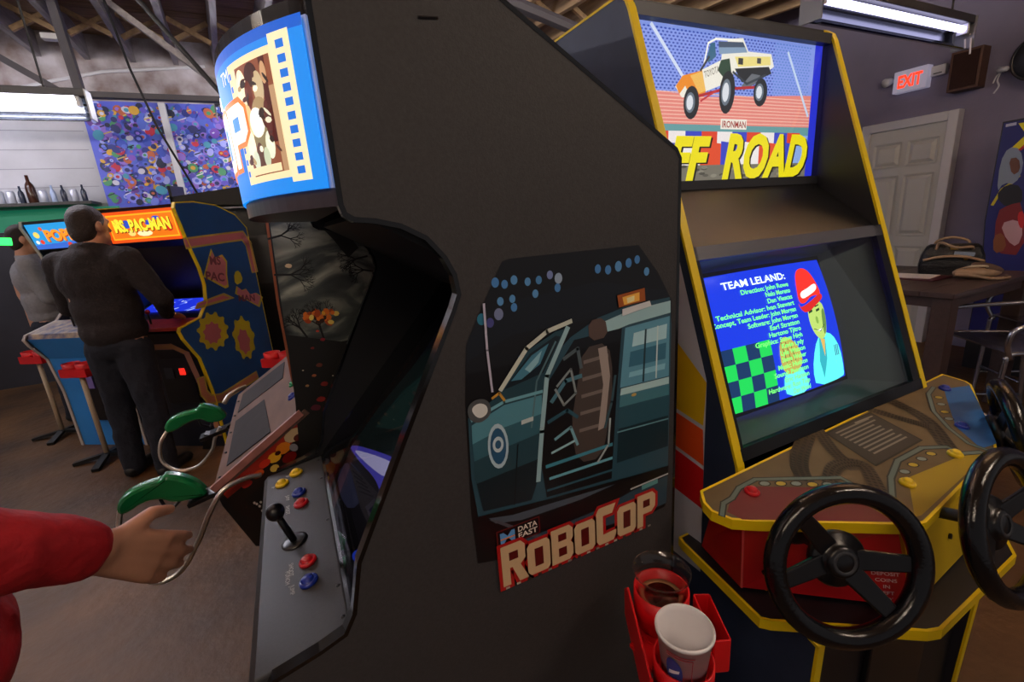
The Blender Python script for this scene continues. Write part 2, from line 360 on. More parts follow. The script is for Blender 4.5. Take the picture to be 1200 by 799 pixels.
cas = struct(MB().box(5.50, 5.6, 2.17, 2.245, 0, 2.13).obj('trim_7', 'white', bevel=.006)); struct(MB().box(5.50, 5.6, 2.86, 2.935, 0, 2.13).obj('trim_8', 'white', bevel=.006)); struct(MB().box(5.498, 5.6, 2.245, 2.86, 2.05, 2.13).obj('trim_9', 'white', bevel=.006))
t = thing('exit_sign', 'white box exit sign with glowing red letters above the door', 'exit sign', (5.58, 2.58, 2.38), None)
MB().box(5.51, 5.60, 2.45, 2.715, 2.375, 2.565).obj('housing', 'exitw', t, bevel=.008)
Art().text('EXIT', 0, 0, .105, '#ff3318', wd=.19, bold=.035, align='c').build('letters', artmat('exit_glow', .4, 2.2, .2), t, lambda u, v, h: (5.509-h, 2.58-u, 2.418+v))
t = thing('battery_box', 'small white battery box to the right of the exit sign', 'box', (5.58, 2.39, 2.455), None)
MB().box(5.55, 5.60, 2.335, 2.445, 2.455, 2.54).obj('case', 'white', t, bevel=.008); MB().box(5.546, 5.551, 2.36, 2.42, 2.47, 2.478).obj('vent', 'dkgrey', t)
t = thing('emergency_light', 'small white emergency lamp to the left of the exit sign', 'emergency light', (5.58, 2.76, 2.5), None)
MB().tube([(5.60, 2.76, 2.51), (5.56, 2.76, 2.51)], .012).obj('arm', 'white', t)
m = MB(); m.lathe([(0, 0), (.03, .0), (.040, .06), (.036, .07), (0, .072)], (5.57, 2.765, 2.51), (-1, .3, -.3)); m.obj('lamp_head', 'white', t, True)
world()
t = thing('wall_box', 'brown wooden speaker box high on the purple grey wall', 'speaker box', (5.5, 2.16, 2.28), None)
MB().box(5.47, 5.60, 2.065, 2.275, 2.275, 2.59).obj('frame', mat('brown_frame', '#6a4a3c', .6, noise=(10, .7)), t, bevel=.004); MB().box(5.462, 5.47, 2.085, 2.255, 2.295, 2.57).obj('grille_cloth', mat('brown_grille', '#3a211c', .9, bump=(200, .4)), t)
t = thing('security_camera', 'small white wall camera with dangling wires', 'camera', (5.58, 1.93, 2.36), None)
m = MB(); m.cap((5.50, 1.95, 2.37), (5.46, 1.90, 2.36), .022, .02); m.obj('camera_body', 'white', t, True); m = MB(); m.tube([(5.6, 1.96, 2.37), (5.5, 1.95, 2.37)], .012); m.obj('bracket', 'white', t)
MB().tube(spline([(5.55, 1.955, 2.37), (5.53, 1.965, 2.30), (5.53, 1.95, 2.25), (5.53, 1.975, 2.20)]), .006, 6).obj('wire', 'white', t); MB().tube(spline([(5.55, 1.96, 2.36), (5.53, 1.975, 2.33), (5.53, 1.99, 2.28)]), .005, 6).obj('wire', 'white', t); MB().disc((5.458, 1.898, 2.36), (-1, -.7, 0), .014, .004).obj('lens', 'satin', t)
t = thing('wall_speaker', 'round dark wall fan housing at the right edge of the photo', 'fan', (5.5, 1.70, 2.4), None)
m = MB(); m.lathe([(0, 0), (.16, 0), (.18, .05), (.17, .11), (.10, .16), (0, .17)], (5.58, 1.71, 2.40), (-1, 0, 0), 28); m.obj('shell', 'dkgrey', t, True); MB().torus((5.47, 1.71, 2.40), (1, 0, 0), .165, .012).obj('rim', 'satin', t, True)

# fluorescent fixtures
def fixture(label, x0, x1, y, z, tube='tube', hang=True, sag=0.0, bare=False):
    t = thing('fluorescent_fixture', label, 'light fixture', ((x0+x1)/2, y, z), None, 'hanging fluorescent fixtures')
    dz = lambda x: sag*(x-x0)/(x1-x0)
    MB().box(x0, x1, y-.02, y+.06, z+.07, z+.115).obj('housing', 'dkgrey', t, bevel=.004)
    m = MB(); arc = [(y+.06-.02*math.cos(s)*1.0, 0) for s in (0,)]
    prof = [(y+.055, z+.072), (y+.075, z+.035), (y+.07, z-.01), (y+.045, z-.045), (y+.005, z-.065), (y-.02, z-.07)]
    prof2 = [(p[0]+.006, p[1]-.005) for p in prof][::-1]
    m.prism(prof+prof2, x0+.02, x1-.02, 'x')
    if not bare: m.obj('reflector', mat('mirror_reflector', '#5a5e66', .18, metal=1), t, False)
    MB().tube([(x0+.06, y+.012, z+.042), (x1-.06, y+.012, z+.042)], .019, 10).obj('tube', tube, t, True)
    for x in (x0+.04, x1-.06): MB().box(x, x+.02, y-.012, y+.04, z+.015, z+.075).obj('lamp_holder', 'white', t)
    for x in (x0, x1): MB().box(x-.004, x+.004, y-.03, y+.08, z-.06, z+.11).obj('end_plate', 'grey', t)
    if hang:
        for x in (x0+.2, x1-.2): MB().tube([(x, y+.02, z+.11), (x, y+.02, roofz(y)+.0)], .006, 6).obj('hanger', 'rod', t)
    return t
rf = fixture('hanging fluorescent fixture with curved chrome reflector above the door side', 2.50, 4.02, 1.60, 2.355, 'tubec')
for (dx, dz, l) in ((4.0, -.06, .09), (3.93, -.075, .05)): MB().tube([(dx, 1.58, 2.355+dz+.05), (dx+.005, 1.575, 2.355+dz-l+.05)], .005, 6).obj('pull_cord', 'white', rf)
MB().tube(spline([(4.02, 1.62, 2.46), (4.05, 1.6, 2.44), (4.04, 1.59, 2.36), (4.03, 1.59, 2.30)]), .006, 6).obj('dangling_wire', 'white', rf)
fixture('hanging fluorescent fixture over the game players at the far left', -2.5, -.95, 3.97, 2.33)
for k, (x, y, lab) in enumerate(((-4.3, 1.6, 'left of the frame'), (-1.9, -.9, 'behind and left of the viewer'), (1.2, -.9, 'behind the viewer'), (-4.6, 4.0, 'far left of the room'), (-.4, 5.9, 'close to the mural'), (-3.7, 5.9, 'close to the back bar'))):  # unseen battens, most added to brighten the far wall and room
    fixture('unseen bare hanging fluorescent batten %s' % lab, x, x+1.5, y, 2.75, 'tubew' if k < 3 else 'tube', bare=True)
def fill_uplight(label, x0, x1, y, z):  # added lamp out of view, there only to brighten boards and joists
    t = thing('fill_uplight', label, 'light fixture', ((x0+x1)/2, y, z), None, 'added strip lamps shining on the roof')
    MB().prism([(y-.06, z+.05), (y-.05, z), (y+.05, z), (y+.06, z+.05), (y+.055, z+.05), (y+.045, z+.006), (y-.045, z+.006), (y-.055, z+.05)], x0, x1, 'x').obj('tray', 'white', t)
    MB().tube([(x0+.05, y, z+.05), (x1-.05, y, z+.05)], .019, 10).obj('tube', 'tubefill', t, True)
    for x in (x0+.2, x1-.2): MB().tube([(x, y+.057, z+.03), (x, y+.057, roofz(y))], .006, 6).obj('hanger', 'rod', t)
fill_uplight('added roof lighting strip lamp left above the gun game', -2.7, -1.1, 1.7, 2.85); fill_uplight('added roof lighting strip lamp above the big black cabinet', -.5, 1.1, 1.7, 2.85); fill_uplight('added roof lighting strip lamp above the driving game', 2.3, 3.8, .9, 2.85)
world()

# ================================================================== CABINETS
def offset(poly, d):
    n = len(poly); out = []
    for i in range(n):
        a = Vector(poly[i-1]); b = Vector(poly[i]); c = Vector(poly[(i+1) % n])
        e1 = (b-a); e2 = (c-b)
        n1 = Vector((e1.y, -e1.x)).normalized() if e1.length else Vector((0, 0)); n2 = Vector((e2.y, -e2.x)).normalized() if e2.length else n1
        m = (n1+n2); m = m.normalized() if m.length > 1e-6 else n1
        out.append((b.x+m.x*d/max(.4, m.dot(n1)), b.y+m.y*d/max(.4, m.dot(n1))))
    return out
def area(p): return sum(p[i-1][0]*p[i][1]-p[i][0]*p[i-1][1] for i in range(len(p)))/2
def molding(poly, a, b, axis, name, m, parent, d=.0022, inner=.004):
    if area(poly) < 0: poly = poly[::-1]
    o = offset(poly, d); i = offset(poly, -inner); n = len(poly); mb = MB()
    mb.band(o, a, b, axis, True)
    def Pp(p, t): return {'y': (p[0], t, p[1]), 'x': (t, p[0], p[1]), 'z': (p[0], p[1], t)}[axis]
    for t in (a, b):
        mb.add([Pp(p, t) for p in o]+[Pp(p, t) for p in i], [(k, (k+1) % n, n+(k+1) % n, n+k) for k in range(n)])
    return mb.obj(name, m, parent)
def smooth2(pts, it=2):
    for _ in range(it):
        q = []
        for i in range(len(pts)):
            a = pts[i-1]; b = pts[i]; c = pts[(i+1) % len(pts)]
            q += [(.25*a[0]+.75*b[0], .25*a[1]+.75*b[1]), (.75*b[0]+.25*c[0], .75*b[1]+.25*c[1])]
        pts = q
    return pts
LET = {
 'O': ([(.1, 0), (.65, 0), (.75, .12), (.75, .88), (.65, 1), (.1, 1), (0, .88), (0, .12)], [[(.24, .22), (.52, .22), (.52, .78), (.24, .78)]]),
 'C': ([(.75, 1), (.1, 1), (0, .88), (0, .12), (.1, 0), (.65, 0), (.75, .15), (.75, .27), (.25, .25), (.25, .76), (.60, .76)], []),
 'P': ([(0, 0), (.24, 0), (.24, .38), (.6, .38), (.75, .52), (.75, .88), (.62, 1), (0, 1)], [[(.24, .58), (.52, .58), (.52, .8), (.24, .8)]]),
 'R': ([(0, 0), (.24, 0), (.24, .42), (.32, .42), (.52, 0), (.82, 0), (.58, .42), (.75, .55), (.75, .88), (.62, 1), (0, 1)], [[(.24, .60), (.52, .60), (.52, .8), (.24, .8)]]),
 'B': ([(0, 0), (.62, 0), (.75, .12), (.75, .42), (.66, .52), (.75, .62), (.75, .88), (.62, 1), (0, 1)], [[(.24, .18), (.52, .18), (.52, .42), (.24, .42)], [(.24, .62), (.52, .62), (.52, .82), (.24, .82)]]),
}
def blockword(a, word, u, v, wd, h, fill, edge, hole, eo=.010, sizes=None):
    n = len(word); adv = wd/n; cx = u
    for i, ch in enumerate(word):
        out, holes = LET[ch]; sh = h*(sizes[i] if sizes else 1); sw = adv*.97
        f = lambda p: (cx+p[0]/.78*sw, v+p[1]*sh)
        o = [f(p) for p in out]
        if area(o) < 0: o = o[::-1]
        a.poly(offset(o, eo), edge, i == 0)
        cx += adv
    a.layer += 1; cx = u
    for i, ch in enumerate(word):
        out, holes = LET[ch]; sh = h*(sizes[i] if sizes else 1); sw = adv*.97
        f = lambda p: (cx+p[0]/.78*sw, v+p[1]*sh)
        a.poly([f(p) for p in out], fill, False)
        cx += adv
    a.layer += 1; cx = u
    for i, ch in enumerate(word):
        out, holes = LET[ch]; sh = h*(sizes[i] if sizes else 1); sw = adv*.97
        f = lambda p: (cx+p[0]/.78*sw, v+p[1]*sh)
        for hp in holes: a.poly([f(p) for p in hp], hole, False)
        cx += adv
def button(c, ax, r, m, parent, name='push_button'):
    b = MB(); b.lathe([(0, 0), (r, 0), (r, .004), (r*.86, .0065), (r*.72, .0065), (r*.70, .004), (r*.62, .004), (r*.60, .010), (r*.45, .012), (0, .0125)], c, ax, 20)
    return b.obj(name, m, parent, True)

# ---------------------------------------------------- big dark cabinet in the foreground (faces -X)
YN, YF = .58, 1.22
prof = [(-.125, .875), (-.116, .891), (-.055, .905), (-.020, .917), (-.004, .944), (.014, 1.021), (.10, 1.185), (.188, 1.35), (.197, 1.37), (.194, 1.396), (.183, 1.42), (.162, 1.446), (.132, 1.463), (.102, 1.471), (.078, 1.474), (.068, 1.481), (.065, 1.492),
        (.065, 1.70), (.067, 1.735), (.075, 1.745), (.24, 1.748), (.262, 1.742), (.28, 1.732), (.585, 1.552), (.594, 1.538), (.595, 0.0), (.03, 0.0), (.02, .10), (.02, .76), (-.09, .83)]
t = rc = thing('arcade_cabinet', 'tall black arcade cabinet in the foreground with night car poster on its side', 'arcade cabinet', (.3, .9, 0), None)
for y0, y1 in ((YN, YN+.018), (YF-.018, YF)):
    MB().prism(prof, y0, y1).obj('side_panel', 'blacks' if y0 == YN else 'inner', t)
    molding(prof, y0-.0005, y1+.0005, 'y', 'edge_molding', 'gloss', t)
yi0, yi1 = YN+.018, YF-.018
MB().box(.585, .595, yi0, yi1, 0, 1.54).obj('back_panel', 'black', t); MB().prism([(.067, 1.735), (.24, 1.735), (.24, 1.745), (.067, 1.745)], yi0, yi1).obj('top_panel', 'black', t); MB().prism([(.24, 1.735), (.585, 1.54), (.59, 1.55), (.25, 1.745)], yi0, yi1).obj('top_panel', 'black', t)
MB().box(.02, .03, yi0, yi1, .10, .80).obj('front_panel', 'black', t)
cdr = MB().box(.006, .02, .75, 1.05, .25, .62).obj('coin_door', 'satin', t, bevel=.004)
for y in (.83, .97): MB().box(-.002, .006, y-.03, y+.03, .42, .56).obj('coin_slot', 'dkgrey', cdr, bevel=.003)
# control panel
cp = MB().prism([(-.150, .845), (-.150, .876), (-.140, .886), (-.012, .905), (-.004, .892), (-.06, .86)], yi0, yi1).obj('control_panel', 'steel', t, bevel=.003)
MB().prism([(-.012, .905), (.004, .915), (.008, .93), (-.004, .905)], yi0, yi1).obj('panel_hinge', 'gloss', t)
sl = Vector((.128, 0, .019)).normalized(); pn = Vector((-sl.z, 0, sl.x))
def onp(x, y, h=0): return Vector((x, y, .886+(x+.14)*.019/.128)) + pn*h
js = MB(); js.lathe([(0, 0), (.024, 0), (.024, .002), (.019, .004), (.010, .005), (0, .005)], onp(-.083, .875), pn, 24); jso = js.obj('joystick', 'satin', t, True)
tilt = (pn + Vector((-.12, -.05, 0))).normalized(); b0 = onp(-.083, .875)
MB().tube([b0, b0+tilt*.03, b0+tilt*.065], [.006, .0065, .006], 10).obj('shaft', 'satin', jso, True); MB().ell(b0+tilt*.078, (.0165, .0165, .0165), None, 18, 12).obj('ball_top', 'satin', jso, True)
for x, y, c in ((-.062, .795, 'btn_r'), (-.063, .742, 'btn_b'), (-.067, 1.002, 'btn_r'), (-.070, 1.052, 'btn_b')): button(onp(x, y), pn, .0155, c, t)
for x, y in ((-.106, 1.128), (-.074, 1.155)): button(onp(x, y), pn, .0155, 'btn_y', t)
a = Art()
for st, x, y in (('SHOOT', -.094, .795), ('PUNCH', -.100, .778), ('JUMP', -.093, .742), ('JUMP', -.098, 1.052), ('SHOOT', -.098, 1.0), ('1P', -.13, 1.13), ('2P', -.098, 1.158)):
    a.text(st, -y, x-.0, .0075, '#c8c4bc', align='c', up=False)
a.build('panel_lettering', 'print', cp, lambda u, v, h: onp(v, -u, .0006+h))
for y in (.63, .70, .90, 1.08, 1.18): MB().ell(onp(-.02, y, .0), (.004, .004, .002), None, 8, 5).obj('screw', 'dkgrey', cp, True)
# screen recess
g0, g1 = Vector((-.006, 0, .915)), Vector((.365, 0, 1.315)); gd = (g1-g0).normalized(); gn = Vector((-gd.z, 0, gd.x))
def gp(u, y, d=0): return Vector((g0.x, y, g0.z)) + gd*u + gn*d
GL = (g1-g0).length
mbz = MB(); mbz.loft([gp(.0, yi0, -.045), gp(GL, yi0, -.045), gp(GL, yi1, -.045), gp(0, yi1, -.045)], [gp(0, yi0, -.055), gp(GL, yi0, -.055), gp(GL, yi1, -.055), gp(0, yi1, -.055)]); mbz.obj('monitor_bezel', mat('violet_grey_bezel', '#4e4656', .45, noise=(60, .7)), t)
def GT(x, y):
    p = onpl(x, y, gp(0, 0, -.0445), gn); r_ = p-gp(0, 0, -.0445); return (r_.dot(gd), -p.y)
GTT = lambda pts: [GT(*p) for p in pts]
a = Art(); a.rect(.10, -1.13, .47, -.62, '#0b0a12')
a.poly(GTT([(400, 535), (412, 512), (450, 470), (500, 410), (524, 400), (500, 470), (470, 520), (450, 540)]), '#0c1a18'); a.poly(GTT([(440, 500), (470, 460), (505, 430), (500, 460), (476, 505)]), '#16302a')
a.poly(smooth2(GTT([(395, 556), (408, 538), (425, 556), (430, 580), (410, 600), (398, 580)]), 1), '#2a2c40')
a.poly(smooth2(GTT([(408, 522), (420, 522), (440, 528), (468, 538), (472, 556), (462, 564), (468, 572), (460, 590), (448, 584), (440, 560), (422, 542)])), '#554ec4'); a.poly(smooth2(GTT([(413, 526), (436, 532), (462, 542), (465, 552), (452, 560), (440, 552), (424, 538)])), '#d6d0fa'); a.poly(smooth2(GTT([(446, 562), (460, 566), (458, 582), (450, 578)])), '#a49cf0')  # painted glow standing in for a lavender reflection in the glass
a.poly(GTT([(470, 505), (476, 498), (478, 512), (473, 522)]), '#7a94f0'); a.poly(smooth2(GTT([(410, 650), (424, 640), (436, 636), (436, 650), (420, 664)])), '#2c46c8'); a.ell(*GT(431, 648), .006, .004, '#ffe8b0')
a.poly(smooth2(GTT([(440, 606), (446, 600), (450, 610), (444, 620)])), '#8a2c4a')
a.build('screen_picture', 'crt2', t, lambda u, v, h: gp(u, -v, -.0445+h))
a = Art(); a.poly(GTT([(409, 541), (421, 553), (453, 588), (436, 622), (424, 597)]), '#9a9690')
for k in range(5): a.line(GTT([(414+k*2.2, 552+k*6), (426+k*3, 562+k*5)]), .003, '#4e4a46', k == 0)
a.poly(GTT([(429, 594), (440, 584), (449, 592), (437, 614)]), '#d2cfda'); a.poly(GTT([(433, 598), (440, 591), (444, 595), (437, 604)]), '#4a4a9a'); a.build('instruction_card', 'print', t, lambda u, v, h: gp(u, -v, -.0425+h))
a = Art(); a.rect(.02, -1.19, .44, -1.165, '#3a3238')
for k in range(14): a.rect(.04+k*.028, -1.186, .06+k*.028, -1.17, random.choice(['#6a5a50', '#4a3a5a', '#7a4a3a']), k == 0)
a.build('bezel_print', 'print', t, lambda u, v, h: gp(u, -v, -.044+h))
MB().loft([gp(.0, yi0+.001), gp(GL, yi0+.001), gp(GL, yi1-.001), gp(0, yi1-.001)], [gp(0, yi0+.001, -.004), gp(GL, yi0+.001, -.004), gp(GL, yi1-.001, -.004), gp(0, yi1-.001, -.004)]).obj('screen_glass', 'panedk', t)
sp = MB().prism([(.365, 1.315), (.09, 1.478), (.095, 1.488), (.375, 1.325)], yi0, yi1).obj('speaker_panel', 'inner', t)
# curved lit marquee
BW = .107
def mx(y, off=0):
    q = abs((y-(YN+YF)/2)/((YF-YN)/2-.018)); return .064 - (BW+off)*(1-min(1, q)**2.7)
ys = [yi0+(yi1-yi0)*i/36 for i in range(37)]
def shell(z0, z1, off, th, name, m):
    mb = MB(); A = [(mx(y, off), y) for y in ys]; Bk = [(mx(y, off)+th if mx(y, off)+th < .075 else .075, y) for y in ys]
    return mb.prism(A+Bk[::-1], z0, z1, 'z').obj(name, m, t)
shell(1.512, 1.692, -.004, .01, 'marquee_backing', 'white'); shell(1.492, 1.513, .002, .2, 'marquee_lower_rail', mat('violet_grey_rail', '#3d3640', .35)); shell(1.692, 1.710, .003, .2, 'marquee_cap', 'gloss')
a = Art(); ML = yi1-yi0
a.rect(0, 0, ML, .18, '#1186e8')
a.rect(0, .168, ML, .18, '#0b5ac8')
# film frame with a plain sepia picture
f0, f1 = .470, .588
a.rect(f0, .018, f1-.022, .160, '#f4e2b0'); a.rect(f1-.026, .012, f1, .170, '#f8e6b8')
for k in range(10): a.rect(f1-.017, .020+k*.0148, f1-.007, .0285+k*.0148, '#1470d8', k == 0)
for k in range(9): a.rect(f0+.002, .028+k*.0145, f0+.008, .035+k*.0145, '#1470d8', k == 0)
p0_, p1_ = f0+.012, f1-.028
a.rect(p0_, .026, p1_, .152, '#8a4a30')
K = lambda q: p0_+(p1_-p0_)*q
a.rect(K(0), .026, K(.12), .152, '#f0e0b8'); a.rect(K(.78), .06, K(.9), .152, '#4a100c'); a.rect(K(.9), .026, K(1), .12, '#b8906a')
for (u, v, ru, rv, c) in ((.25, .125, .16, .024, '#fff0cc'), (.55, .138, .16, .013, '#3a0c0a'), (.68, .122, .12, .018, '#c8b088'), (.42, .118, .10, .016, '#6a2a1c'), (.3, .09, .12, .02, '#e8c890'), (.62, .095, .2, .018, '#a88a60'), (.22, .062, .13, .022, '#fff4d8'), (.55, .07, .2, .022, '#8a7a54'), (.5, .086, .19, .017, '#fff8e8'), (.72, .058, .1, .016, '#e8ead0'), (.45, .048, .1, .016, '#5a3426'), (.3, .044, .09, .012, '#d8e0c8'), (.78, .085, .07, .022, '#5a2018'), (.6, .045, .08, .012, '#c8d0b0'), (.15, .1, .05, .012, '#7a4830'), (.85, .135, .06, .012, '#c89a70')):
    a.ell(K(u), v, ru*(p1_-p0_), rv, c)
for k in range(26): a.ell(K(random.uniform(.1, .9)), random.uniform(.04, .14), random.uniform(.02, .06)*(p1_-p0_), random.uniform(.003, .008), random.choice(['#fff4dc', '#4a1c14', '#b89a70', '#e8e4c8', '#2a1410']), 7, random.random()*3)
a.rect(K(.05), .027, K(.9), .036, '#f0e0b0'); a.ell(K(.5), .088, .010, .012, '#ffffff')
blockword(a, 'ROBOCOP', .02, .042, .485, .074, '#fff4ea', '#f07a18', '#1186e8', .006)
a.text('TM', .445, .142, .016, '#ffffff'); a.ell(.40, .135, .010, .006, '#f4f4ff')
mq = a.build('marquee', 'lit', t, lambda u, v, h: (mx(yi1-u)-.006-h, yi1-u, 1.513+v), slices=[i*ML/48 for i in range(1, 48)])

# side poster: night street, patrol car, lights (no figure)
a = Art(); T = lambda x, y: (lambda p: (p.x, p.z))(at(x, y, 1, YN))
TT = lambda pts: [T(*p) for p in pts]
outl = TT([(545, 470), (546, 404), (560, 370), (588, 306), (596, 303), (748, 287), (770, 318), (787, 352), (783, 470), (778, 592), (730, 622), (588, 688), (585, 655), (560, 660), (552, 600)])
a.poly(outl, '#0d0f14')
a.poly(TT([(546, 404), (560, 370), (600, 352), (700, 330), (780, 340), (787, 352), (786, 400), (700, 372), (600, 392), (546, 425)]), '#10161f')
for x, y, r, c in ((580, 331, 5, '#4a86c8'), (591, 333, 4.3, '#4a86c8'), (602, 328, 4.5, '#5a96d0'), (618, 330, 4, '#5a96d0'), (631, 328, 4, '#4a86c0'), (644, 322, 4, '#7a8ac0'), (654, 326, 5, '#9ab0cc'), (653, 337, 4, '#4a86c8'), (627, 344, 4, '#5a96d0'), (586, 353, 4.3, '#5a96d0'), (600, 350, 4, '#5a96d0'), (602, 360, 4.2, '#4a86c8'), (584, 368, 6, '#7a86b0'), (564, 374, 6, '#2a7a9a'), (574, 378, 5, '#4a4a90'), (700, 315, 4, '#4a86c8'), (712, 316, 4, '#4a86c8'), (724, 312, 4.5, '#5a96d0'), (736, 308, 4, '#4a86c8'), (746, 304, 3.5, '#4a86c8'), (757, 318, 3.5, '#5a96d0'), (610, 420, 4, '#3a6a9a')):
    p = T(x, y); q = T(x+r, y); rr = abs(q[0]-p[0]); a.ell(p[0], p[1], rr*.9, rr*1.1, c, 14)
# car body: roof, windows, doors, open door
a.poly(TT([(700, 372), (735, 358), (784, 348), (786, 380), (784, 470), (782, 545), (700, 570), (620, 590), (560, 605), (552, 560), (548, 490), (575, 470), (612, 455), (640, 425), (668, 395)]), '#2d5060')
a.poly(TT([(704, 378), (736, 364), (785, 352), (785, 366), (736, 380), (708, 392)]), '#a4ccd4')
a.poly(TT([(732, 384), (784, 370), (783, 440), (726, 454)]), '#63a0ba'); a.poly(TT([(742, 390), (781, 379), (780, 396), (740, 406)]), '#b4e0ec'); a.poly(TT([(738, 412), (780, 401), (779, 420), (736, 430)]), '#3d7690'); a.poly(TT([(737, 436), (779, 425), (778, 432), (736, 442)]), '#8ccade')
a.line(TT([(756, 386), (753, 446)]), .004, '#20404c'); a.line(TT([(770, 382), (768, 442)]), .003, '#cfe8ec')
a.poly(TT([(727, 455), (783, 441), (783, 449), (726, 463)]), '#b6dce0'); a.poly(TT([(726, 463), (783, 449), (783, 462), (725, 477)]), '#48808f'); a.poly(TT([(725, 477), (783, 462), (782, 486), (724, 502)]), '#2c5564'); a.poly(TT([(724, 502), (782, 486), (782, 522), (722, 542)]), '#16303b'); a.line(TT([(723, 506), (782, 490)]), .0025, '#6a9aa6')
a.ell(*T(742, 462), .006, .003, '#c4a45c', 8)
# interior seen through the open door: seat, wheel, sill, cage bars
a.poly(TT([(672, 398), (728, 384), (722, 458), (716, 560), (640, 582), (630, 520), (640, 450)]), '#0c1016')
a.poly(smooth2(TT([(682, 408), (712, 400), (718, 440), (712, 500), (704, 536), (676, 542), (668, 500), (676, 450)]), 1), '#4c4442'); a.poly(smooth2(TT([(688, 376), (708, 371), (712, 394), (690, 400)]), 1), '#5c4a44')
for k in range(5): a.line(TT([(684-k*1.2, 424+k*20), (711-k, 416+k*20)]), .006, '#7c726e', k == 0)
a.poly(TT([(700, 408), (710, 405), (714, 440), (708, 500), (700, 504), (706, 450)]), '#a89c96')
for q, wd, c in (([(646, 470), (662, 446), (680, 440)], .007, '#4f7f92'), ([(642, 494), (664, 480), (676, 488)], .006, '#2e5768'), ([(650, 514), (668, 500), (676, 520)], .005, '#7ab0c2'), ([(640, 546), (716, 520)], .006, '#4593ab'), ([(644, 560), (716, 536)], .005, '#6cb4c8'), ([(641, 574), (716, 550)], .004, '#2e5768'), ([(660, 420), (676, 408), (680, 430)], .006, '#55646c'), ([(652, 452), (668, 432), (674, 460), (660, 474), (650, 456)], .004, '#8c989c'), ([(708, 500), (716, 470), (720, 440)], .005, '#3a5864'), ([(646, 530), (672, 516)], .004, '#9cc8d4'), ([(700, 540), (712, 520), (714, 490)], .004, '#a8b8bc')):
    a.line(TT(q), wd, c)
# front wing and open door
a.poly(TT([(584, 458), (618, 410), (650, 388), (664, 384), (640, 440), (634, 500), (630, 560), (622, 585), (566, 598), (556, 560), (552, 498)]), '#244653')
a.poly(TT([(552, 498), (590, 474), (634, 462), (634, 484), (590, 500), (553, 520)]), '#5692a4'); a.poly(TT([(553, 520), (590, 500), (634, 484), (633, 506), (590, 524), (555, 540)]), '#356474'); a.poly(TT([(558, 566), (632, 536), (630, 560), (622, 585), (566, 598)]), '#12242d')
a.poly(TT([(590, 456), (620, 414), (650, 393), (656, 394), (636, 436), (600, 452)]), '#12222c'); a.poly(TT([(598, 446), (622, 416), (642, 402), (632, 426), (610, 444)]), '#4a86a0'); a.poly(TT([(614, 432), (634, 410), (630, 424), (620, 436)]), '#92c4d4')
a.line(TT([(586, 456), (616, 408), (640, 388), (668, 376)]), .007, '#d0d6ca'); a.line(TT([(664, 384), (640, 440), (634, 505), (630, 562)]), .008, '#9cc2cc'); a.line(TT([(650, 400), (628, 446), (622, 500)]), .003, '#5a7c86'); a.line(TT([(552, 492), (590, 470), (634, 458)]), .005, '#74b0c0'); a.line(TT([(606, 520), (602, 590)]), .002, '#0c181e')
a.poly(TT([(610, 492), (624, 487), (624, 492), (610, 497)]), '#c8d4d4')
a.poly(smooth2(TT([(546, 476), (558, 466), (572, 468), (576, 484), (562, 496), (549, 492)])), '#54585c'); a.poly(smooth2(TT([(550, 479), (560, 471), (570, 474), (571, 484), (560, 491)])), '#e2e4e2'); a.line(TT([(576, 466), (584, 460), (590, 468)]), .004, '#d09a3c')
a.poly(TT([(722, 346), (754, 337), (755, 352), (724, 360)]), '#a8561a'); a.poly(TT([(728, 348), (748, 342), (748, 352), (730, 357)]), '#ffc050'); a.poly(TT([(733, 349), (742, 346), (742, 352), (734, 355)]), '#fff0b0'); a.poly(TT([(728, 362), (760, 352), (762, 358), (728, 370)]), '#d8dce0')
a.line(TT([(566, 356), (570, 410), (576, 458)]), .0035, '#c4c0d6')
p = T(583, 522); a.ell(p[0], p[1], .017, .037, '#b6d0de'); a.ell(p[0], p[1], .013, .030, '#2a5a80'); a.ell(p[0], p[1]+.003, .009, .013, '#c6d8e2'); a.ell(p[0], p[1]+.003, .005, .007, '#2a5a80')
# road sweep, lower glow and lettering
a.poly(TT([(560, 604), (640, 584), (782, 545), (778, 592), (760, 600), (700, 600), (620, 612), (585, 624), (560, 612)]), '#0b0c10'); a.poly(TT([(700, 596), (740, 574), (781, 556), (779, 588), (740, 606), (690, 620), (640, 640), (600, 655), (590, 640), (640, 620)]), '#2c4656'); a.poly(TT([(572, 606), (600, 602), (680, 578), (720, 566), (680, 584), (610, 608), (580, 612)]), '#4a5664')
a.poly(TT([(572, 608), (582, 608), (650, 632), (648, 637)]), '#4a4e58'); a.line(TT([(738, 572), (781, 554)]), .003, '#b8bcc0'); a.line(TT([(752, 570), (768, 563)]), .009, '#5a9a9c')
p0 = T(582, 640); a.rect(p0[0], p0[1]-.004, p0[0]+.078, p0[1]+.028, '#5a1a1a'); a.rect(p0[0]+.002, p0[1]-.002, p0[0]+.076, p0[1]+.026, '#0a0a0e')
a.poly([(p0[0]+.006, p0[1]+.002), (p0[0]+.012, p0[1]+.002), (p0[0]+.019, p0[1]+.012), (p0[0]+.026, p0[1]+.002), (p0[0]+.032, p0[1]+.002), (p0[0]+.032, p0[1]+.022), (p0[0]+.026, p0[1]+.022), (p0[0]+.019, p0[1]+.014), (p0[0]+.012, p0[1]+.022), (p0[0]+.006, p0[1]+.022)], '#5a9ad8'); a.rect(p0[0]+.006, p0[1]+.009, p0[0]+.032, p0[1]+.0115, '#e08a50')
a.text('DATA', p0[0]+.038, p0[1]+.0135, .0095, '#e0d8cc', wd=.035, bold=.02); a.text('EAST', p0[0]+.038, p0[1]+.0015, .0095, '#e0d8cc', wd=.035, bold=.02)
